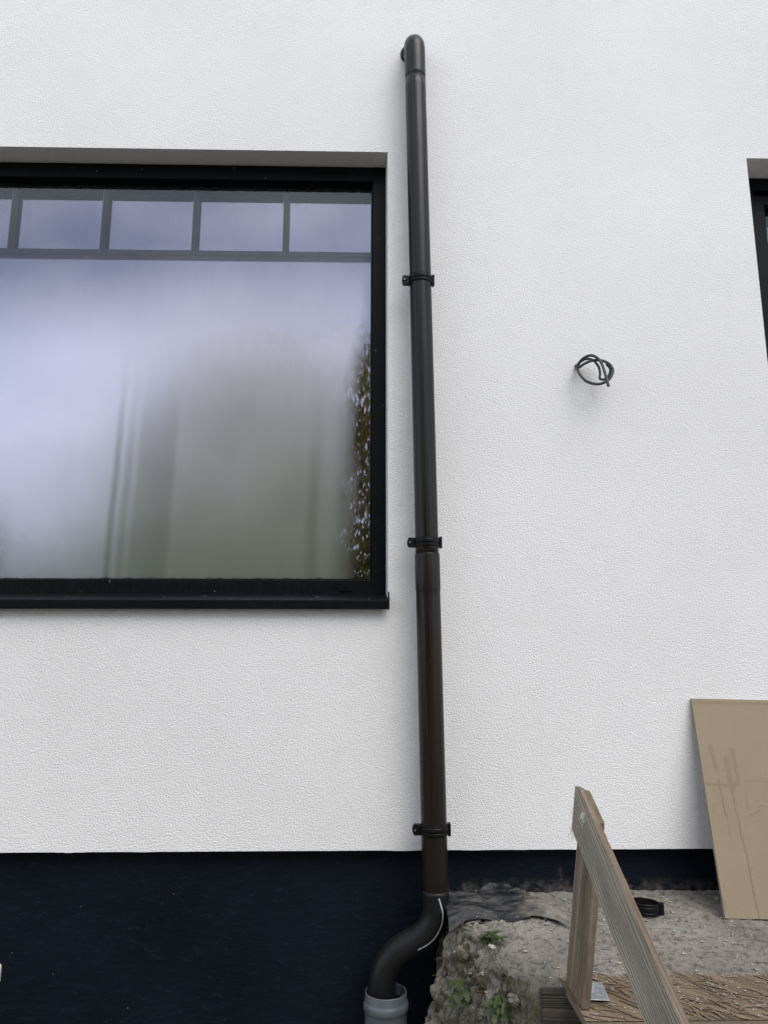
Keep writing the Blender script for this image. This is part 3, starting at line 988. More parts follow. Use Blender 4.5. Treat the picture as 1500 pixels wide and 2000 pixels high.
# ------------------------------------------------------------------ grey drain socket
DX, DY, DZ = 0.0615, PY - 0.004, -0.384
drain = empty('drain_pipe', (DX, DY, -0.9))
tag(drain, 'grey plastic drain pipe socket swallowing the foot of the downpipe', 'drain pipe')
bm = bmesh.new()
prof = [(0.0600, -0.12), (0.0600, -0.004), (0.0605, 0.0), (0.0630, 0.001), (0.0640, -0.002), (0.0640, -0.022), (0.0652, -0.025), (0.0680, -0.029), (0.0692, -0.034), (0.0692, -0.043), (0.0678, -0.049), (0.0650, -0.053), (0.0640, -0.056), (0.0640, -0.115), (0.0632, -0.13), (0.0620, -0.14), (0.0620, -0.53)]
add_lathe(bm, prof, DX, DY, 56, DZ)
bmesh.ops.recalc_face_normals(bm, faces=bm.faces)
o = bm_obj('socket', bm, GREYPVC, smooth=True); o.parent = drain; o.matrix_parent_inverse = Matrix.Translation((-DX, -DY, 0.9))
bm = bmesh.new()
add_lathe(bm, [(0.0600, -0.030), (0.0565, -0.032), (0.055, -0.037), (0.0565, -0.042), (0.0600, -0.044)], DX, DY, 56, DZ)
o = bm_obj('rubber_seal', bm, BLACKPL, smooth=True); o.parent = drain; o.matrix_parent_inverse = Matrix.Translation((-DX, -DY, 0.9))

# ------------------------------------------------------------------ loose cable loop
cab = empty('cable_loop', (0.775, 0, 1.685))
tag(cab, 'small coil of grey electric cable sticking out of the bare wall', 'cable')
C1 = [(0.775, 0.006, 1.685), (0.769, -0.039, 1.656), (0.773, -0.054, 1.631), (0.787, -0.064, 1.607), (0.807, -0.069, 1.595), (0.832, -0.074, 1.59), (0.859, -0.076, 1.599), (0.878, -0.076, 1.619), (0.887, -0.072, 1.644), (0.879, -0.066, 1.668), (0.861, -0.062, 1.682), (0.84, -0.058, 1.688), (0.815, -0.052, 1.687), (0.791, -0.046, 1.678), (0.775, -0.040, 1.668), (0.771, -0.032, 1.674), (0.781, -0.044, 1.692), (0.797, -0.052, 1.703), (0.816, -0.058, 1.706), (0.833, -0.068, 1.693), (0.844, -0.080, 1.668), (0.849, -0.089, 1.637), (0.853, -0.096, 1.604), (0.857, -0.102, 1.571)]
C2 = [(0.777, 0.006, 1.687), (0.780, -0.022, 1.692), (0.793, -0.030, 1.699), (0.808, -0.034, 1.703), (0.825, -0.038, 1.698), (0.837, -0.040, 1.685), (0.846, -0.044, 1.664), (0.848, -0.046, 1.639), (0.845, -0.048, 1.622), (0.858, -0.054, 1.615), (0.872, -0.058, 1.625), (0.882, -0.058, 1.644), (0.881, -0.054, 1.662), (0.872, -0.050, 1.676)]
bm = bmesh.new()
add_lathe(bm, [(0.0001, 0.0), (0.0065, 0.0), (0.0078, 0.0010), (0.0082, 0.0)], 0, 0, 18)
bmesh.ops.rotate(bm, verts=bm.verts, cent=(0, 0, 0), matrix=Matrix.Rotation(R(90), 3, 'X'))
bmesh.ops.translate(bm, verts=bm.verts, vec=(0.776, -0.0004, 1.686))
o = bm_obj('drilled_hole', bm, BLACKPL); o.parent = cab; o.matrix_parent_inverse = Matrix.Translation((-0.775, 0, -1.685))
for P, r_ in ((C1, 0.0052), (C2, 0.0047)):
    bm = bmesh.new()
    add_tube(bm, catmull(P, 7), r_, 14)
    o = bm_obj('cable_strand', bm, CABLE, smooth=True); o.parent = cab; o.matrix_parent_inverse = Matrix.Translation((-0.775, 0, -1.685))

# ------------------------------------------------------------------ leaning fibre panel
PT = Vector((1.108, -0.012, 0.4835)); PB = Vector((1.092, -0.172, -0.158))
up = (PT - PB); PH = up.length; up.normalize()
PX = Vector((1, 0, 0)); nrm = PX.cross(up).normalized()      # towards camera
PXs = (up.cross(nrm)).normalized()
if nrm.y > 0: nrm = -nrm
PW, PTH = 0.75, 0.012
nx, nz = 190, 260
U, V = np.meshgrid(np.linspace(0, PW, nx), np.linspace(0, PH, nz))
def line_mask(pts, wd):
    m = np.zeros_like(U)
    for (a, b), (c, d) in zip(pts, pts[1:]):
        t = np.clip(((U - a) * (c - a) + (V - b) * (d - b)) / max(1e-9, (c - a) ** 2 + (d - b) ** 2), 0, 1)
        dist = np.hypot(U - a - t * (c - a), V - b - t * (d - b))
        m = np.maximum(m, sstep(wd, wd * 0.35, dist))
    return m
def pu(px, py):      # fractions measured on the board: u metres from its left edge, v metres from its foot
    return (px, py)
wob = 0.006 * (fbm(U * 30, V * 30, 40, 3) - 0.5)
U0 = U; U = U + wob
base = np.array([0.262, 0.209, 0.140])
tone = 0.93 + 0.14 * fbm(U * 6, V * 6, 41, 5, 0.6) + 0.05 * (fbm(U * 90, V * 140, 45, 2) - 0.5)
col = base[None, None, :] * tone[..., None]
dk = np.zeros_like(U)
dk = np.maximum(dk, 0.55 * line_mask([(0.088, 0.36), (0.092, 0.25), (0.098, 0.16), (0.100, 0.08), (0.103, 0.0)], 0.0034))
dk = np.maximum(dk, 0.60 * line_mask([(0.047, 0.40), (0.050, 0.35), (0.054, 0.29)], 0.0030))
dk = np.maximum(dk, 0.25 * line_mask([(0.054, 0.29), (0.058, 0.22)], 0.003))
for sh in (([(0.040, 0.505), (0.042, 0.46), (0.046, 0.43)], 0.010), ([(0.084, 0.465), (0.086, 0.43), (0.088, 0.37)], 0.013), ([(0.110, 0.495), (0.112, 0.45), (0.112, 0.40), (0.092, 0.375)], 0.010), ([(0.096, 0.48), (0.097, 0.44)], 0.004)):
    dk = np.maximum(dk, 0.30 * line_mask(sh[0], sh[1]))
dk = np.maximum(dk, 0.35 * line_mask([(0.004, 0.386), (0.05, 0.384), (0.095, 0.380), (0.113, 0.392)], 0.006))
dk = np.maximum(dk, 0.22 * line_mask([(0.06, 0.430), (0.11, 0.436)], 0.005))
dk = np.maximum(dk, 0.30 * line_mask([(0.132, 0.295), (0.155, 0.300), (0.175, 0.325), (0.20, 0.318)], 0.004))
dk = np.maximum(dk, 0.22 * line_mask([(0.13, 0.36), (0.132, 0.31)], 0.006))
dk = np.maximum(dk, 0.18 * line_mask([(0.14, 0.40), (0.30, 0.392)], 0.004))
dk = np.maximum(dk, 0.30 * line_mask([(0.0, PH - 0.014), (0.4, PH - 0.012), (PW, PH - 0.014)], 0.006))
dk = np.maximum(dk, 0.45 * line_mask([(0.004, 0.055), (0.004, 0.02)], 0.004))
dk = np.maximum(dk, 0.4 * ((worley(U * 22, V * 22, 44)[0] < 0.045) & (vnoise(U * 9, V * 9, 3) > 0.62)))
dk = dk * 0.78
col = col * (1 - dk[..., None] * np.array([0.62, 0.68, 0.76]))
U = U0
edge = (sstep(0.004, 0.0, U) * 0.3)[..., None]
col = col * (1 - edge) + edge * np.array([0.34, 0.30, 0.25])
# crack as a real shallow groove
rel = -0.0012 * line_mask([(0.088, 0.36), (0.092, 0.25), (0.098, 0.16), (0.100, 0.08), (0.103, 0.0)], 0.0035) + 0.0006 * (fbm(U * 14, V * 14, 48, 3) - 0.5)
panel = empty('leaning_panel', PB)
tag(panel, 'brown stained fibre panel leaning against the white wall', 'panel')
PU = np.array(PXs if PXs.x > 0 else -PXs); PV = np.array(up); PN = np.array(nrm)
co = U[..., None] * PU + V[..., None] * PV + rel[..., None] * PN
co = co.reshape(-1, 3)
idx = np.arange(nx * nz).reshape(nz, nx)
f = np.stack([idx[:-1, :-1], idx[:-1, 1:], idx[1:, 1:], idx[1:, :-1]], -1).reshape(-1, 4)
me = np_mesh('panel_face', co, f); set_color(me, col.reshape(-1, 3))
o = obj('panel_face', me, PANELMAT, panel)
bm = bmesh.new()
a_ = [np.array((0, 0, 0)) + PU * u + PV * v for u, v in ((0, 0), (PW, 0), (PW, PH), (0, PH))]
fa = [bm.verts.new(p - PN * 0.0004) for p in a_]; fb_ = [bm.verts.new(p - PN * PTH) for p in a_]
for k in range(4):
    bm.faces.new((fa[k], fa[(k + 1) % 4], fb_[(k + 1) % 4], fb_[k]))
bm.faces.new(fb_)
bmesh.ops.recalc_face_normals(bm, faces=bm.faces)
obj_e = bm_obj('panel_core', bm, m_plain('panel_cut_edge', (0.27, 0.24, 0.20), 0.9, var=0.2, bump=0.5), panel)

# ------------------------------------------------------------------ strand board platform
OZ = -0.186
osb = empty('strand_board', (0.52, -0.62, OZ))
tag(osb, 'weathered strand board lying on the dirt at the foot of the timber brace', 'board')
osx0, osx1, osy0, osy1 = 0.498, 1.72, -0.742, -0.500
nxx, nyy = 620, 150
UX, UY = np.meshgrid(np.linspace(osx0, osx1, nxx), np.linspace(osy0, osy1, nyy))
UZ = OZ + 0.004 * (fbm(UX * 7, UY * 7, 60, 3) - 0.5) + 0.002 * (fbm(UX * 60, UY * 60, 61, 3) - 0.5)
t_ = fbm(UX * 10, UY * 10, 62, 5, 0.6)
ca_, sa_ = math.cos(R(-52)), math.sin(R(-52))
al, ac = UX * ca_ + UY * sa_, -UX * sa_ + UY * ca_
tw = fbm(al * 9, ac * 110, 64, 4, 0.6)
UZ = UZ + 0.0014 * (tw - 0.5)
tw = 2.2 * (tw - 0.5) + 0.5
col = np.array([0.165, 0.124, 0.082]) * (0.65 + 0.9 * t_[..., None]) * (0.68 + 0.52 * np.clip(tw, 0, 1.2)[..., None])
me = grid_mesh('board_sheet', UX, UY, UZ); set_color(me, col.reshape(-1, 3))
def oobj(o):
    o.parent = osb; o.matrix_parent_inverse = Matrix.Translation((-0.52, 0.62, -OZ)); return o
oobj(obj('board_sheet', me, OSBMAT))
bm = bmesh.new()
add_box(bm, osx0, osx1, osy0, osy1, OZ - 0.018, OZ - 0.003)
me = bpy.data.meshes.new('board_core'); bm.to_mesh(me); bm.free(); set_color(me, (0.20, 0.165, 0.12))
oobj(obj('board_core', me, OSBMAT))
# lifted strands: overlapping slivers of wood, most of them running diagonally
def slivers(n, x0, x1, y0, y1, lmin, lmax, zoff, seed):
    r = np.random.default_rng(seed)
    co, fc, cl = [], [], []
    for k in range(n):
        cx, cy = r.uniform(x0, x1), r.uniform(y0, y1)
        ang = r.normal(R(-52), R(22)) if r.random() < 0.72 else r.uniform(0, math.pi)
        L, Wd = r.uniform(lmin, lmax), r.uniform(0.0015, 0.009)
        dx, dy = math.cos(ang), math.sin(ang)
        th = 0.0007
        z = OZ + zoff + r.uniform(0.0, 0.0022)
        tilt = r.normal(0, 0.018)
        tone = np.array([0.185, 0.143, 0.097]) * r.uniform(0.8, 1.25) * np.array([1, r.uniform(0.93, 1.03), r.uniform(0.85, 1.1)])
        b = len(co)
        taper = r.uniform(0.2, 0.8)
        for s in range(4):
            q = s / 3 - 0.5
            ww = Wd * (1 - taper * abs(q) * 1.6)
            bend = r.normal(0, 0.0012)
            px, py = cx + dx * L * q - dy * bend, cy + dy * L * q + dx * bend
            zz = max(z + tilt * L * q, OZ + 0.0012) + (0.0008 if s in (1, 2) else 0)
            co += [(px - dy * ww / 2, py + dx * ww / 2, zz), (px + dy * ww / 2, py - dx * ww / 2, zz + r.normal(0, .0004)), (px, py, zz - th * 2.5)]
            cl += [tone] * 3
        for s in range(3):
            i = b + 3 * s
            fc += [(i, i + 1, i + 4, i + 3), (i + 1, i + 2, i + 5, i + 4), (i + 2, i, i + 3, i + 5)]
    keep = np.array(co)
    keep[:, 0] = np.clip(keep[:, 0], osx0 + 0.001, osx1); keep[:, 1] = np.clip(keep[:, 1], osy0 + 0.001, osy1 + 0.012)
    me = np_mesh('wood_strands', keep, np.array(fc), smooth=False); set_color(me, np.array(cl))
    return me
o = oobj(obj('wood_strands', slivers(230, osx0, 1.25, osy0, osy1, 0.015, 0.10, -0.0008, 5), OSBMAT)); o['kind'] = 'stuff'

# dark plank end sticking out under the board
plank = bmesh.new()
def board(L, W, T, mat, name, seed=0, chip=0.0012, nl=60, nw=8):
    """a plank: length along X, width along Y, thickness along Z, edges a little worn"""
    bm = bmesh.new()
    add_box(bm, 0, L, 0, W, 0, T)
    bmesh.ops.subdivide_edges(bm, edges=[e for e in bm.edges if abs((e.verts[0].co - e.verts[1].co).x) > L * 0.5], cuts=nl)
    bmesh.ops.bevel(bm, geom=[e for e in bm.edges if len(e.link_faces) == 2 and e.calc_face_angle(0) > 0.5], offset=0.0016, segments=2, affect='EDGES')
    for v in bm.verts:
        n = mnoise.noise_vector(Vector((v.co.x * 9, v.co.y * 30, v.co.z * 30 + seed)))
        n2 = mnoise.noise_vector(Vector((v.co.x * 60, v.co.y * 90, v.co.z * 90 + seed)))
        v.co += n * chip + n2 * chip * 0.6
    return bm
bm = board(0.42, 0.145, 0.02, WOOD_DARK, 'p', 3)
plank_o = bm_obj('plank', bm, WOOD_DARK)
plank_o.matrix_world = Matrix(((1, 0, 0, 0.437), (0, 0, -1, -0.5505), (0, 1, 0, -0.190 - 0.145), (0, 0, 0, 1)))
tag(plank_o, 'dark damp plank end set on edge beside the soil slope', 'plank')

# ------------------------------------------------------------------ timber brace
TX, TY, TZ = 0.503, -0.62, -0.183
brace = empty('timber_brace', (TX, TY, TZ))
brace.rotation_euler = (0, R(8.0), 0)
tag(brace, 'weathered timber brace of an upright board and a slanting board', 'timber brace')
# upright: local frame x = thickness, y = depth, z = up the board
UFAR, UNEAR = -0.546 - TY, -0.690 - TY
bm = board(0.5, UFAR - UNEAR, 0.021, WOOD_BROWN, 'u', 11, 0.0014)
for v in bm.verts:                       # sloping saw cut at the top
    top = 0.467 - (UFAR - UNEAR - v.co.y) * 0.37
    v.co.x = min(v.co.x, top - 0.0)
upb = bm_obj('upright_board', bm, WOOD_BROWN, brace)
upb.data.materials.append(WOOD_LICHEN)
for p in upb.data.polygons:
    if p.normal.x > 0.6 and p.center.x > 0.3: p.material_index = 1
upb.matrix_local = Matrix(((0, 0, 1, 0.0), (0, 1, 0, UNEAR), (1, 0, 0, 0.0), (0, 0, 0, 1)))
upb.matrix_local = Matrix(((0, 0, -1, 0.021), (0, 1, 0, UNEAR), (1, 0, 0, 0.0), (0, 0, 0, 1)))
# slanting board, far end cut plumb
sl = math.atan(0.378); cs, sn = math.cos(sl), math.sin(sl)
AW = 0.122 * cs
bm = board(1.42, AW, 0.0165, WOOD_GREY, 'a', 23, 0.0012, nl=110)
for v in bm.verts:
    v.co.x = max(v.co.x, -math.tan(sl) * (AW - v.co.y) * -1 + 0.0 + 0.0005 * (mnoise.noise(v.co * 200)))
for v in bm.verts:                       # blunt, worn top corner
    hgt = 0.366 - (v.co.x - math.tan(sl) * AW) * sn + v.co.y * cs
    lim_ = 0.474 + 0.004 * mnoise.noise(v.co * 90)
    if hgt > lim_: v.co.y -= (hgt - lim_) / cs
slb = bm_obj('slanting_board', bm, WOOD_GREY, brace)
slb.data.materials.append(WOOD_EDGE)
for p in slb.data.polygons:
    if p.normal.y > 0.6: p.material_index = 1
ox, oy, oz_ = -0.0035, -0.556 - TY, 0.366
# board axes: X runs down towards the camera, Y up across the width, Z to the left
Xa, Ya, Za = Vector((0, -cs, -sn)), Vector((0, -sn, cs)), Vector((-1, 0, 0))
org = Vector((ox, oy, oz_)) - Xa * (math.tan(sl) * AW)
slb.matrix_local = Matrix(((Xa.x, Ya.x, Za.x, org.x), (Xa.y, Ya.y, Za.y, org.y), (Xa.z, Ya.z, Za.z, org.z), (0, 0, 0, 1)))
# post carrying the low end (below the picture)
bm = board(0.62, 0.09, 0.05, WOOD_GREY, 'q', 31)
post = bm_obj('foot_post', bm, WOOD_GREY, brace)
post.matrix_local = Matrix(((0, 0, -1, 0.05), (0, 1, 0, -1.86 - TY), (1, 0, 0, -0.72), (0, 0, 0, 1)))
# steel plate with screw heads beside the upright's foot
bm = bmesh.new()
add_box(bm, 0.0, 0.056, 0.0, 0.098, 0, 0.002, 0.0006, 1)
plate = bm_obj('steel_plate', bm, STEEL, brace)
plate.matrix_parent_inverse = (Matrix.Translation((TX, TY, TZ)) @ Matrix.Rotation(R(8.0), 4, 'Y')).inverted()
plate.location = (0.526, -0.652, OZ + 0.006); plate.rotation_euler = (0, 0, R(-6))
for (a, b) in ((0.012, 0.028), (0.030, 0.030), (0.022, 0.046), (0.036, 0.055), (0.044, 0.034), (0.028, 0.072), (0.042, 0.078), (0.013, 0.062)):
    bm = bmesh.new()
    add_lathe(bm, [(0.0001, 0.0034), (0.0014, 0.0034), (0.0034, 0.0026), (0.0038, 0.0015), (0.0001, 0.0014)], a, b, 10)
    s = bm_obj('screw_head', bm, STEEL, plate, smooth=True)
# nail heads through the slanting board
for (a, b) in ((0.055, 0.075), (0.085, 0.035), (0.12, 0.06)):
    bm = bmesh.new()
    add_lathe(bm, [(0.0001, 0.0013), (0.0028, 0.0012), (0.0034, 0.0004), (0.0034, -0.002)], a, b, 10, 0.0165)
    bm_obj('nail_head', bm, STEEL, slb, smooth=True)
# cobweb threads and fluff caught on the boards
def fibres(name, anchors, n, L, spread, mat, rad=0.0006, sag=(0, 0, -1)):
    bm = bmesh.new()
    for k in range(n):
        p = Vector(random.choice(anchors)) + Vector([random.gauss(0, spread) for _ in range(3)])
        pts = [p.copy()]
        for s in range(5):
            p = p + Vector(sag) * (L / 5) * random.uniform(0.4, 1.2) + Vector([random.gauss(0, L * 0.06) for _ in range(3)])
            pts.append(p.copy())
        add_tube(bm, pts, [rad, rad, rad * 0.9, rad * 0.8, rad * 0.6, rad * 0.4], 5)
    o = bm_obj(name, bm, mat, brace)
    o.matrix_parent_inverse = (Matrix.Translation((TX, TY, TZ)) @ Matrix.Rotation(R(8.0), 4, 'Y')).inverted()
    o['kind'] = 'stuff'
    return o
def bw(lx, y, v):       # a point on the brace, in world space
    return Matrix.Translation((TX, TY, TZ)) @ Matrix.Rotation(R(8.0), 4, 'Y') @ Vector((lx, y - TY, v))
fibres('cobweb_threads', [bw(-0.02, -0.553, v) for v in (0.44, 0.42, 0.40, 0.38, 0.37)], 9, 0.045, 0.0015, FIBRE, 0.0004)
fibres('cobweb_fluff', [bw(-0.024, -0.66 - 0.006 * k, 0.425 - 0.004 * k) for k in range(4)], 60, 0.014, 0.004, WEB, 0.0004, (-0.2, -0.3, -0.6))
fibres('dry_fibres', [bw(0.012, -0.60 - 0.02 * k, 0.25 - 0.03 * k) for k in range(3)], 22, 0.08, 0.006, FIBRE, 0.0005, (0.15, -0.1, -1))

# ------------------------------------------------------------------ black membrane at the wall foot
nx, ny = 150, 70
UU, VV = np.meshgrid(np.linspace(0, 1, nx), np.linspace(0, 1, ny))
xl = 0.246 + 0.356 * UU
yf = np.interp(UU, [0, 0.15, 0.35, 0.55, 0.72, 0.9, 1.0], [-0.212, -0.185, -0.176, -0.172, -0.165, -0.200, -0.235])
yb = np.interp(UU, [0, 0.3, 0.45, 0.6, 0.75, 1.0], [-0.03, 0.0, 0.030, 0.035, -0.02, -0.16])
yy = yf + (yb - yf) * VV
zz = np.interp(yy, [-0.25, -0.17, -0.03, 0.05], [-0.160, -0.152, -0.135, -0.118]) + 0.010
wr = fbm(xl * 7, yy * 26, 70, 4, 0.55) - 0.5
rid = 1 - 2 * np.abs(fbm(xl * 9 + yy * 5, yy * 30 - xl * 6, 75, 3, 0.5) - 0.5)
zz = zz + 0.016 * (rid - 0.75) * sstep(0, 0.1, VV) + 0.022 * wr * (0.35 + 0.65 * (1 - UU)) + 0.012 * np.sin(UU * 9) * (1 - VV)
zz = zz - sstep(0.14, 0.0, VV) * np.interp(UU, [0, 0.2, 0.45, 0.7, 1], [0.030, 0.022, 0.006, 0.008, 0.016])
zg = ledge_z(xl, yy)
zz = np.maximum(zz, zg + 0.003)
me = grid_mesh('membrane', xl, yy, zz)
memb = obj('plastic_membrane', me, MEMBRANE)
mod = memb.modifiers.new('thickness', 'SOLIDIFY'); mod.thickness = 0.0025; mod.offset = -1
tag(memb, 'crumpled black plastic membrane strip at the wall foot behind the soil bank', 'membrane')

# ------------------------------------------------------------------ spare clamp ring lying on the ledge
RX, RY = 0.868, -0.108
RZ = lz(RX, RY) + 0.002
ring = empty('loose_pipe_clamp', (RX, RY, RZ))
ring.rotation_euler = (R(-3), R(2), R(-14))
tag(ring, 'loose black pipe clamp ring lying on the dirt near the leaning panel', 'pipe clamp')
bm = bmesh.new()
r = 0.041
ring_band(bm, r, [(r + 0.003, 0.0), (r + 0.0045, 0.002), (r + 0.0045, 0.008), (r + 0.003, 0.010), (r + 0.003, 0.013), (r + 0.006, 0.015), (r + 0.006, 0.023), (r + 0.003, 0.026), (r + 0.0045, 0.028), (r + 0.0045, 0.032), (r + 0.003, 0.034)], 0, 0, 0)
bm_obj('ring_band', bm, BLACKPL, ring)
for sg in (-1, 1):
    bm = bmesh.new()
    add_box(bm, sg * (r + 0.003) if sg > 0 else -r - 0.020, r + 0.016 if sg > 0 else -r - 0.003, -0.012, -0.004, 0.0, 0.036, 0.002)
    add_box(bm, sg * (r + 0.003) if sg > 0 else -r - 0.020, r + 0.016 if sg > 0 else -r - 0.003, 0.0, 0.008, 0.001, 0.035, 0.002)
    bm_obj('clamp_ear', bm, BLACKPL, ring)

# ------------------------------------------------------------------ cream plastic post at the left edge of the yard
bm = bmesh.new()
add_lathe(bm, [(0.0001, 0.676), (0.028, 0.676), (0.033, 0.672), (0.034, 0.664), (0.034, 0.634), (0.0315, 0.631), (0.0300, 0.60), (0.0300, 0.0)], 0, 0, 32)
bmesh.ops.recalc_face_normals(bm, faces=bm.faces)
cp = bm_obj('capped_plastic_pipe', bm, CREAM, smooth=True)
cp.location = (-1.048, -0.30, -0.9); cp.rotation_euler = (0, R(-0.5), 0)
tag(cp, 'cream capped plastic pipe just showing at the lower left edge', 'pipe')

# ------------------------------------------------------------------ stones, crumbs and chips
def rock_mesh(seed, sub=2, flat=0.7):
    bm = bmesh.new()
    bmesh.ops.create_icosphere(bm, subdivisions=sub, radius=1.0)
    for v in bm.verts:
        n = mnoise.noise(v.co * 1.1 + Vector((seed * 3.1, 0, 0)))
        n2 = mnoise.noise(v.co * 2.9 + Vector((0, seed * 1.7, 0)))
        v.co *= 1 + 0.38 * n + 0.2 * n2
        v.co.z *= flat
    me = bpy.data.meshes.new('stone')
    bm.to_mesh(me); bm.free()
    return me
stones = [(0.335, -0.16, 0.017), (0.300, -0.215, 0.013), (0.315, -0.185, 0.010), (0.285, -0.17, 0.009), (0.36, -0.25, 0.012), (0.40, -0.20, 0.009),
          (0.305, -0.33, 0.021), (0.290, -0.27, 0.014), (0.335, -0.44, 0.024), (0.310, -0.42, 0.018), (0.395, -0.565, 0.022), (0.420, -0.60, 0.018),
          (0.345, -0.52, 0.020), (0.380, -0.50, 0.017)]
for k, (x, y, s) in enumerate(stones):
    me = rock_mesh(k, 3, 0.75)
    sx, sy, sz = s * random.uniform(0.9, 1.35), s * random.uniform(0.8, 1.1), s * random.uniform(0.7, 1.0)
    for v in me.vertices:
        dd, _ = mnoise.voronoi(v.co * 1.6 + Vector((k * 4.0, 0, 0)))
        v.co *= 0.86 + 0.30 * min(dd[1] - dd[0], 0.6)
        v.co = Vector((v.co.x * sx, v.co.y * sy, v.co.z * sz))
    me.materials.append(SOIL)
    o = obj('stone', me)
    o.location = (x, y, lz(x, y) - s * 0.10)
    o.rotation_euler = (random.uniform(-.4, .4), random.uniform(-.4, .4), random.uniform(0, 6.28))
    tag(o, 'earth-coloured stone lodged in the crumbling edge of the soil bank', 'stone', 'stones in the soil bank')
whites = [(0.352, -0.345, 0.0095, 'largest white plaster lump, beside the green tuft on the soil bank'),
          (0.322, -0.375, 0.008, 'white plaster crumb on the slope below the soil bank edge'),
          (0.262, -0.235, 0.009, 'white plaster crumb low on the slope by the lobed weed')]
wm = [rock_mesh(20 + k, 3) for k in range(3)]
for me in wm:
    for v in me.vertices:
        dd, _ = mnoise.voronoi(v.co * 2.2)
        v.co *= 0.72 + 0.55 * min(dd[1] - dd[0], 0.7)
for k, (x, y, s, lab) in enumerate(whites):
    wm[k].materials.append(CHALK)
    o = obj('plaster_lump', wm[k]); o.location = (x, y, lz(x, y) + s * 0.35); o.scale = (s * 1.25, s, s * 0.9)
    o.rotation_euler = (0.2, 0.3, k)
    tag(o, lab, 'plaster lump')

def crumbs(name, n, xr, yr, smin, smax, mat, seed, label, cat, power=3.0, flat=0.6, zoff=0.3, clump=0.0, level=None):
    r = np.random.default_rng(seed)
    base = np.array([(1, 0, 0), (-0.5, 0.87, 0), (-0.5, -0.87, 0), (0.1, 0.1, 0.9), (0.0, -0.1, -0.7)])
    fcs = np.array([(0, 1, 3), (1, 2, 3), (2, 0, 3), (1, 0, 4), (2, 1, 4), (0, 2, 4)])
    x = r.uniform(*xr, n); y = r.uniform(*yr, n)
    keep = fbm(x * 13, y * 13, seed, 3) > clump
    x, y = x[keep], y[keep]
    n = len(x)
    z = ledge_z(x, y) if level is None else np.full(n, level)
    ok = z > -0.75
    x, y, z = x[ok], y[ok], z[ok]; n = len(x)
    s = smin + (smax - smin) * r.random(n) ** power
    a = r.uniform(0, 6.28, n)
    st = r.uniform(0.6, 1.7, n)
    B = base[None] * (1 + 0.5 * (r.random((n, 5, 3)) - 0.5))
    B[..., 2] *= flat
    B[..., 0] *= st[:, None]
    bx = B[..., 0] * np.cos(a)[:, None] - B[..., 1] * np.sin(a)[:, None]
    by = B[..., 0] * np.sin(a)[:, None] + B[..., 1] * np.cos(a)[:, None]
    co = np.stack([x[:, None] + bx * s[:, None], y[:, None] + by * s[:, None], z[:, None] + (B[..., 2] + zoff) * s[:, None]], -1).reshape(-1, 3)
    f = (fcs[None] + 5 * np.arange(n)[:, None, None]).reshape(-1, 3)
    o = obj(name, np_mesh(name, co, f, smooth=False), mat)
    tag(o, label, cat, kind='stuff')
    return o
crumbs('soil_crumbs', 2600, (0.2, 1.6), (-0.80, 0.04), 0.0012, 0.0085, STONE, 91, 'loose earth crumbs scattered over the dirt ledge', 'soil crumbs', 4.0, clump=0.42)
crumbs('plaster_chips', 900, (0.24, 1.5), (-0.78, 0.04), 0.0009, 0.0042, CHALK, 92, 'tiny white plaster chips sprinkled over the dirt ledge', 'plaster chips', 3.0, 0.4, 0.5, clump=0.50)
crumbs('wood_chips', 120, (0.5, 1.5), (-0.70, 0.0), 0.0015, 0.0065, m_plain('pale_wood_chip', (0.40, 0.34, 0.24), 0.9, var=0.3), 93, 'pale wood slivers lying about the dirt ledge', 'wood chips', 3.0, 0.2, 0.6)

crumbs('dirt_on_board', 1500, (osx0 + 0.004, 1.3), (osy0 + 0.004, osy1), 0.0008, 0.005, STONE, 94, 'dirt crumbs trodden onto the strand board', 'dirt crumbs', 4.0, clump=0.48, level=OZ + 0.0012)
crumbs('chips_on_board', 30, (osx0 + 0.004, 1.3), (osy0 + 0.004, osy1), 0.0008, 0.004, CHALK, 95, 'white plaster chips dropped on the strand board', 'plaster chips', 3.0, clump=0.45, level=OZ + 0.002)

# ------------------------------------------------------------------ weeds on the bank
def leaf_mesh(L, W, lobes=0, fold=0.25, seed=0):
    r = random.Random(seed)
    n = 10
    bm = bmesh.new()
    rows = []
    for k in range(n + 1):
        t = k / n
        wv = W * (math.sin(math.pi * min(1, t * 0.92 + 0.05)) ** 0.7) * (1 + (0.35 * math.sin(t * lobes * 2 * math.pi) if lobes else 0))
        y = L * t; z = -0.35 * L * t * t + 0.12 * L * t
        rows.append([bm.verts.new((-wv / 2, y, z + fold * wv * 0.5)), bm.verts.new((0, y, z)), bm.verts.new((wv / 2, y, z + fold * wv * 0.5 * r.uniform(0.6, 1.2)))])
    for a, b in zip(rows, rows[1:]):
        for k in range(2):
            bm.faces.new((a[k], a[k + 1], b[k + 1], b[k]))
    me = bpy.data.meshes.new('leaf'); bm.to_mesh(me); bm.free()
    for p in me.polygons: p.use_smooth = True
    me.materials.append(LEAF_WEED)
    return me
def weed(name, base, leaves, label, group=None, stem_r=0.0009):
    w = empty(name, base)
    tag(w, label, 'weed', group)
    b = Vector(base)
    sb = bmesh.new()
    for (dx, dy, dz, L, W, lob, az, pit) in leaves:
        tip = Vector((dx, dy, dz))
        mid_ = tip * 0.5 + Vector((0, 0, 0.012))
        add_tube(sb, catmull([(0, 0, -0.004), mid_, tip], 5), stem_r, 6)
        me = leaf_mesh(L, W, lob, seed=int(L * 1e5) + len(w.children))
        o = obj('leaf', me, None, w)
        o.location = tip; o.rotation_euler = (R(pit), random.uniform(-.4, .4), R(az))
    bm_obj('stem', sb, LEAF_WEED, w, smooth=True)
    return w
b1 = (0.283, -0.290, lz(0.283, -0.290) + 0.004)
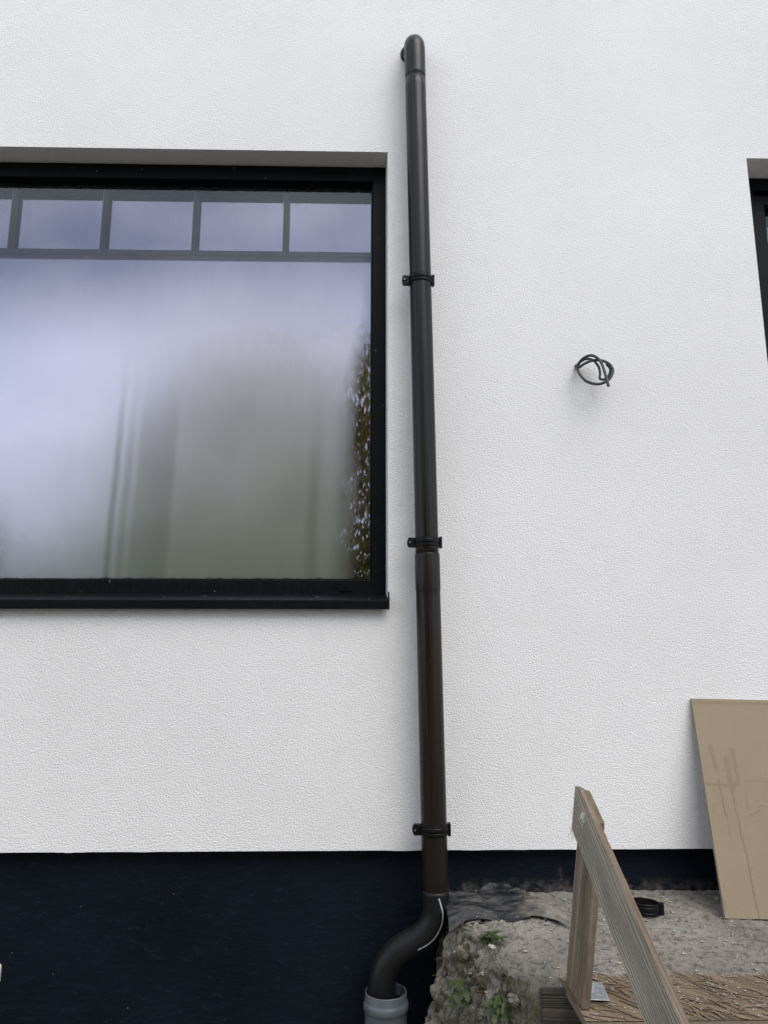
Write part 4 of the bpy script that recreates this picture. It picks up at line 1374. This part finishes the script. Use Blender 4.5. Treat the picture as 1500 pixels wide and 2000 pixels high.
weed('lobed_weed', b1, [(-0.010, -0.030, 0.010, 0.032, 0.026, 2.5, 150, -8), (-0.024, -0.02, 0.004, 0.030, 0.026, 2.5, 110, -15), (-0.026, -0.035, -0.018, 0.030, 0.024, 2.5, 165, -28), (-0.008, -0.045, -0.012, 0.028, 0.022, 2.5, 190, -30), (-0.035, -0.015, -0.030, 0.026, 0.020, 2, 130, -40), (0.006, -0.03, 0.022, 0.022, 0.016, 2, 200, 0), (-0.03, -0.03, -0.045, 0.026, 0.02, 2, 150, -45), (-0.012, -0.04, -0.035, 0.024, 0.018, 2, 175, -40)],
     'pale green lobed weed hanging over the trench below the membrane')
b2 = (0.335, -0.300, lz(0.335, -0.300) + 0.002)
weed('grassy_weed', b2, [(random.uniform(-.02, .03), random.uniform(-.03, .02), random.uniform(0.0, 0.022), random.uniform(.03, .05), random.uniform(.005, .010), 0, random.uniform(150, 330), random.uniform(-20, 35)) for k in range(26)],
     'dark green narrow-leaved tuft on the soil bank next to a white lump')
b3 = (0.372, -0.455, lz(0.345, -0.455) - 0.01)
b3 = (0.345, -0.455, lz(0.345, -0.455) + 0.002)
weed('drooping_weed', b3, [(random.uniform(-.025, .02), random.uniform(-.04, -.005), random.uniform(-0.03, 0.012), random.uniform(.022, .036), random.uniform(.009, .016), 1.5, random.uniform(120, 240), random.uniform(-50, -10)) for k in range(18)],
     'mossy green weed drooping from the middle of the soil slope')
b4 = (0.385, -0.665, lz(0.385, -0.665) + 0.002)
weed('leafy_weed', b4, [(random.uniform(-.03, .03), random.uniform(-.03, .0), random.uniform(-0.02, 0.02), random.uniform(.024, .038), random.uniform(.010, .016), 1.5, random.uniform(110, 250), random.uniform(-40, 0)) for k in range(16)],
     'small leafy weed at the bottom of the slope near the dark plank')
# dry grass and roots hanging from the bank
bm = bmesh.new()
for k in range(260):
    y = random.uniform(-0.62, -0.17); x = float(edge_x(np.array(y))) - random.uniform(-0.01, 0.10)
    p = Vector((x, y, lz(x, y) + 0.001)); pts = [p.copy()]
    d = Vector((random.uniform(-1, .4), random.uniform(-1, .3), random.uniform(.2, 1.0))).normalized()
    L = random.uniform(0.015, 0.05)
    for s in range(4):
        p = p + d * L / 4; d = (d + Vector((random.gauss(0, .2), random.gauss(0, .2), -0.35))).normalized(); pts.append(p.copy())
    add_tube(bm, pts, [0.0007, 0.0006, 0.0005, 0.0004, 0.0002], 4)
o = bm_obj('dry_grass', bm, LEAF_DRY); tag(o, 'dry grass stalks and roots hanging out of the soil bank', 'dry grass', kind='stuff')
# a fallen yellow leaf on the membrane
me = leaf_mesh(0.022, 0.016, 1.5, seed=5); me.materials.clear(); me.materials.append(m_leaf('fallen_leaf', (0.32, 0.30, 0.10), (0.45, 0.42, 0.18)))
o = obj('fallen_leaf', me); o.location = (0.555, -0.128, lz(0.555, -0.128) + 0.016); o.rotation_euler = (0.2, 0.2, 0.4)
tag(o, 'small fallen yellow leaf on the end of the black membrane', 'leaf')

# ------------------------------------------------------------------ trees across the yard (seen mirrored in the glazing)
def tree(loc, height, trunk_h, blobs, nleaf, leaf, mat, label, droop=0.5, seed=0, group='trees across the yard'):
    r = np.random.default_rng(seed)
    t = empty('tree', loc); tag(t, label, 'tree', group)
    bm = bmesh.new()
    add_tube(bm, catmull([(0, 0, -0.1), (0.05, 0.03, trunk_h * 0.5), (-0.03, 0.05, trunk_h), (0.02, 0, height * 0.8)], 6), list(np.linspace(0.16, 0.03, 19)), 10)
    for (bx, by, bz, rx, ry, rz) in blobs:
        add_tube(bm, catmull([(0, 0, trunk_h * 0.7), (bx * 0.5, by * 0.5, (trunk_h + bz) * 0.5), (bx, by, bz)], 5), list(np.linspace(0.07, 0.015, 11)), 7)
    bm_obj('trunk', bm, BARK, t, smooth=True)
    bl = np.array(blobs)
    vol = bl[:, 3] * bl[:, 4] * bl[:, 5]
    k = r.choice(len(bl), nleaf, p=vol / vol.sum())
    d = r.normal(size=(nleaf, 3)); d /= np.linalg.norm(d, axis=1)[:, None]
    rad = r.random(nleaf) ** 0.45
    c = bl[k, :3] + d * rad[:, None] * bl[k, 3:]
    cl = fbm(c[:, 0] * 2.2 + c[:, 1], c[:, 2] * 2.2 - c[:, 1], seed + 3, 3)
    keep = cl > 0.40
    c = c[keep]; n = len(c)
    ax = r.normal(size=(n, 3)) * (1 - droop) ; ax[:, 2] -= droop * 1.4
    ax /= np.linalg.norm(ax, axis=1)[:, None]
    sd_ = np.cross(ax, r.normal(size=(n, 3))); sd_ /= np.linalg.norm(sd_, axis=1)[:, None]
    L = leaf[0] * r.uniform(0.7, 1.3, n)[:, None]; W = leaf[1] * r.uniform(0.7, 1.3, n)[:, None]
    co = np.stack([c, c + ax * L * 0.45 + sd_ * W * 0.5, c + ax * L, c + ax * L * 0.45 - sd_ * W * 0.5], 1).reshape(-1, 3)
    f = np.arange(4 * n).reshape(n, 4)
    me = np_mesh('crown', co, f, smooth=False)
    obj('crown', me, mat, t)
    return t
tree((-0.55, -6.2, -0.9), 5.6, 1.2, [(0.0, 0, 3.1, 1.25, 1.1, 1.7), (-0.7, 0.1, 2.3, 1.5, 1.1, 1.5), (0.7, 0, 2.2, 0.8, 0.9, 1.5), (0.30, 0, 4.75, 0.8, 0.7, 1.1), (-0.9, 0, 4.3, 1.2, 0.9, 1.5), (-1.9, 0, 3.3, 1.1, 0.9, 1.5)], 33000, (0.15, 0.042), LEAF_TREE,
     'yellow-green tree with drooping leaves mirrored in the right edge of the window', 0.6, 3)
tree((-3.2, -8.2, -0.9), 5.0, 1.3, [(0, 0, 2.6, 1.5, 1.2, 1.4), (0.9, 0, 2.0, 1.1, 1.1, 1.2), (-0.9, 0, 2.2, 1.1, 1.1, 1.2)], 9000, (0.20, 0.10), LEAF_DARK,
     'dark bushy tree mirrored faintly in the lower left of the fogged window', 0.3, 5)
tree((-7.4, -11.0, -0.9), 5.0, 1.3, [(0, 0, 2.6, 1.9, 1.3, 1.3), (1.4, 0, 2.0, 1.4, 1.1, 1.2), (-1.4, 0, 2.2, 1.5, 1.1, 1.2)], 9000, (0.24, 0.12), LEAF_DARK,
     'low dark tree far left in the mirrored garden beyond the fogged window', 0.3, 6)
tree((3.6, -9.0, -0.9), 6.5, 1.5, [(0, 0, 3.6, 1.8, 1.3, 1.9), (1.0, 0, 2.6, 1.4, 1.1, 1.4), (-1.1, 0, 2.6, 1.3, 1.1, 1.5)], 9000, (0.22, 0.11), LEAF_DARK,
     'dark tree behind the photographer on the right of the yard', 0.3, 8)
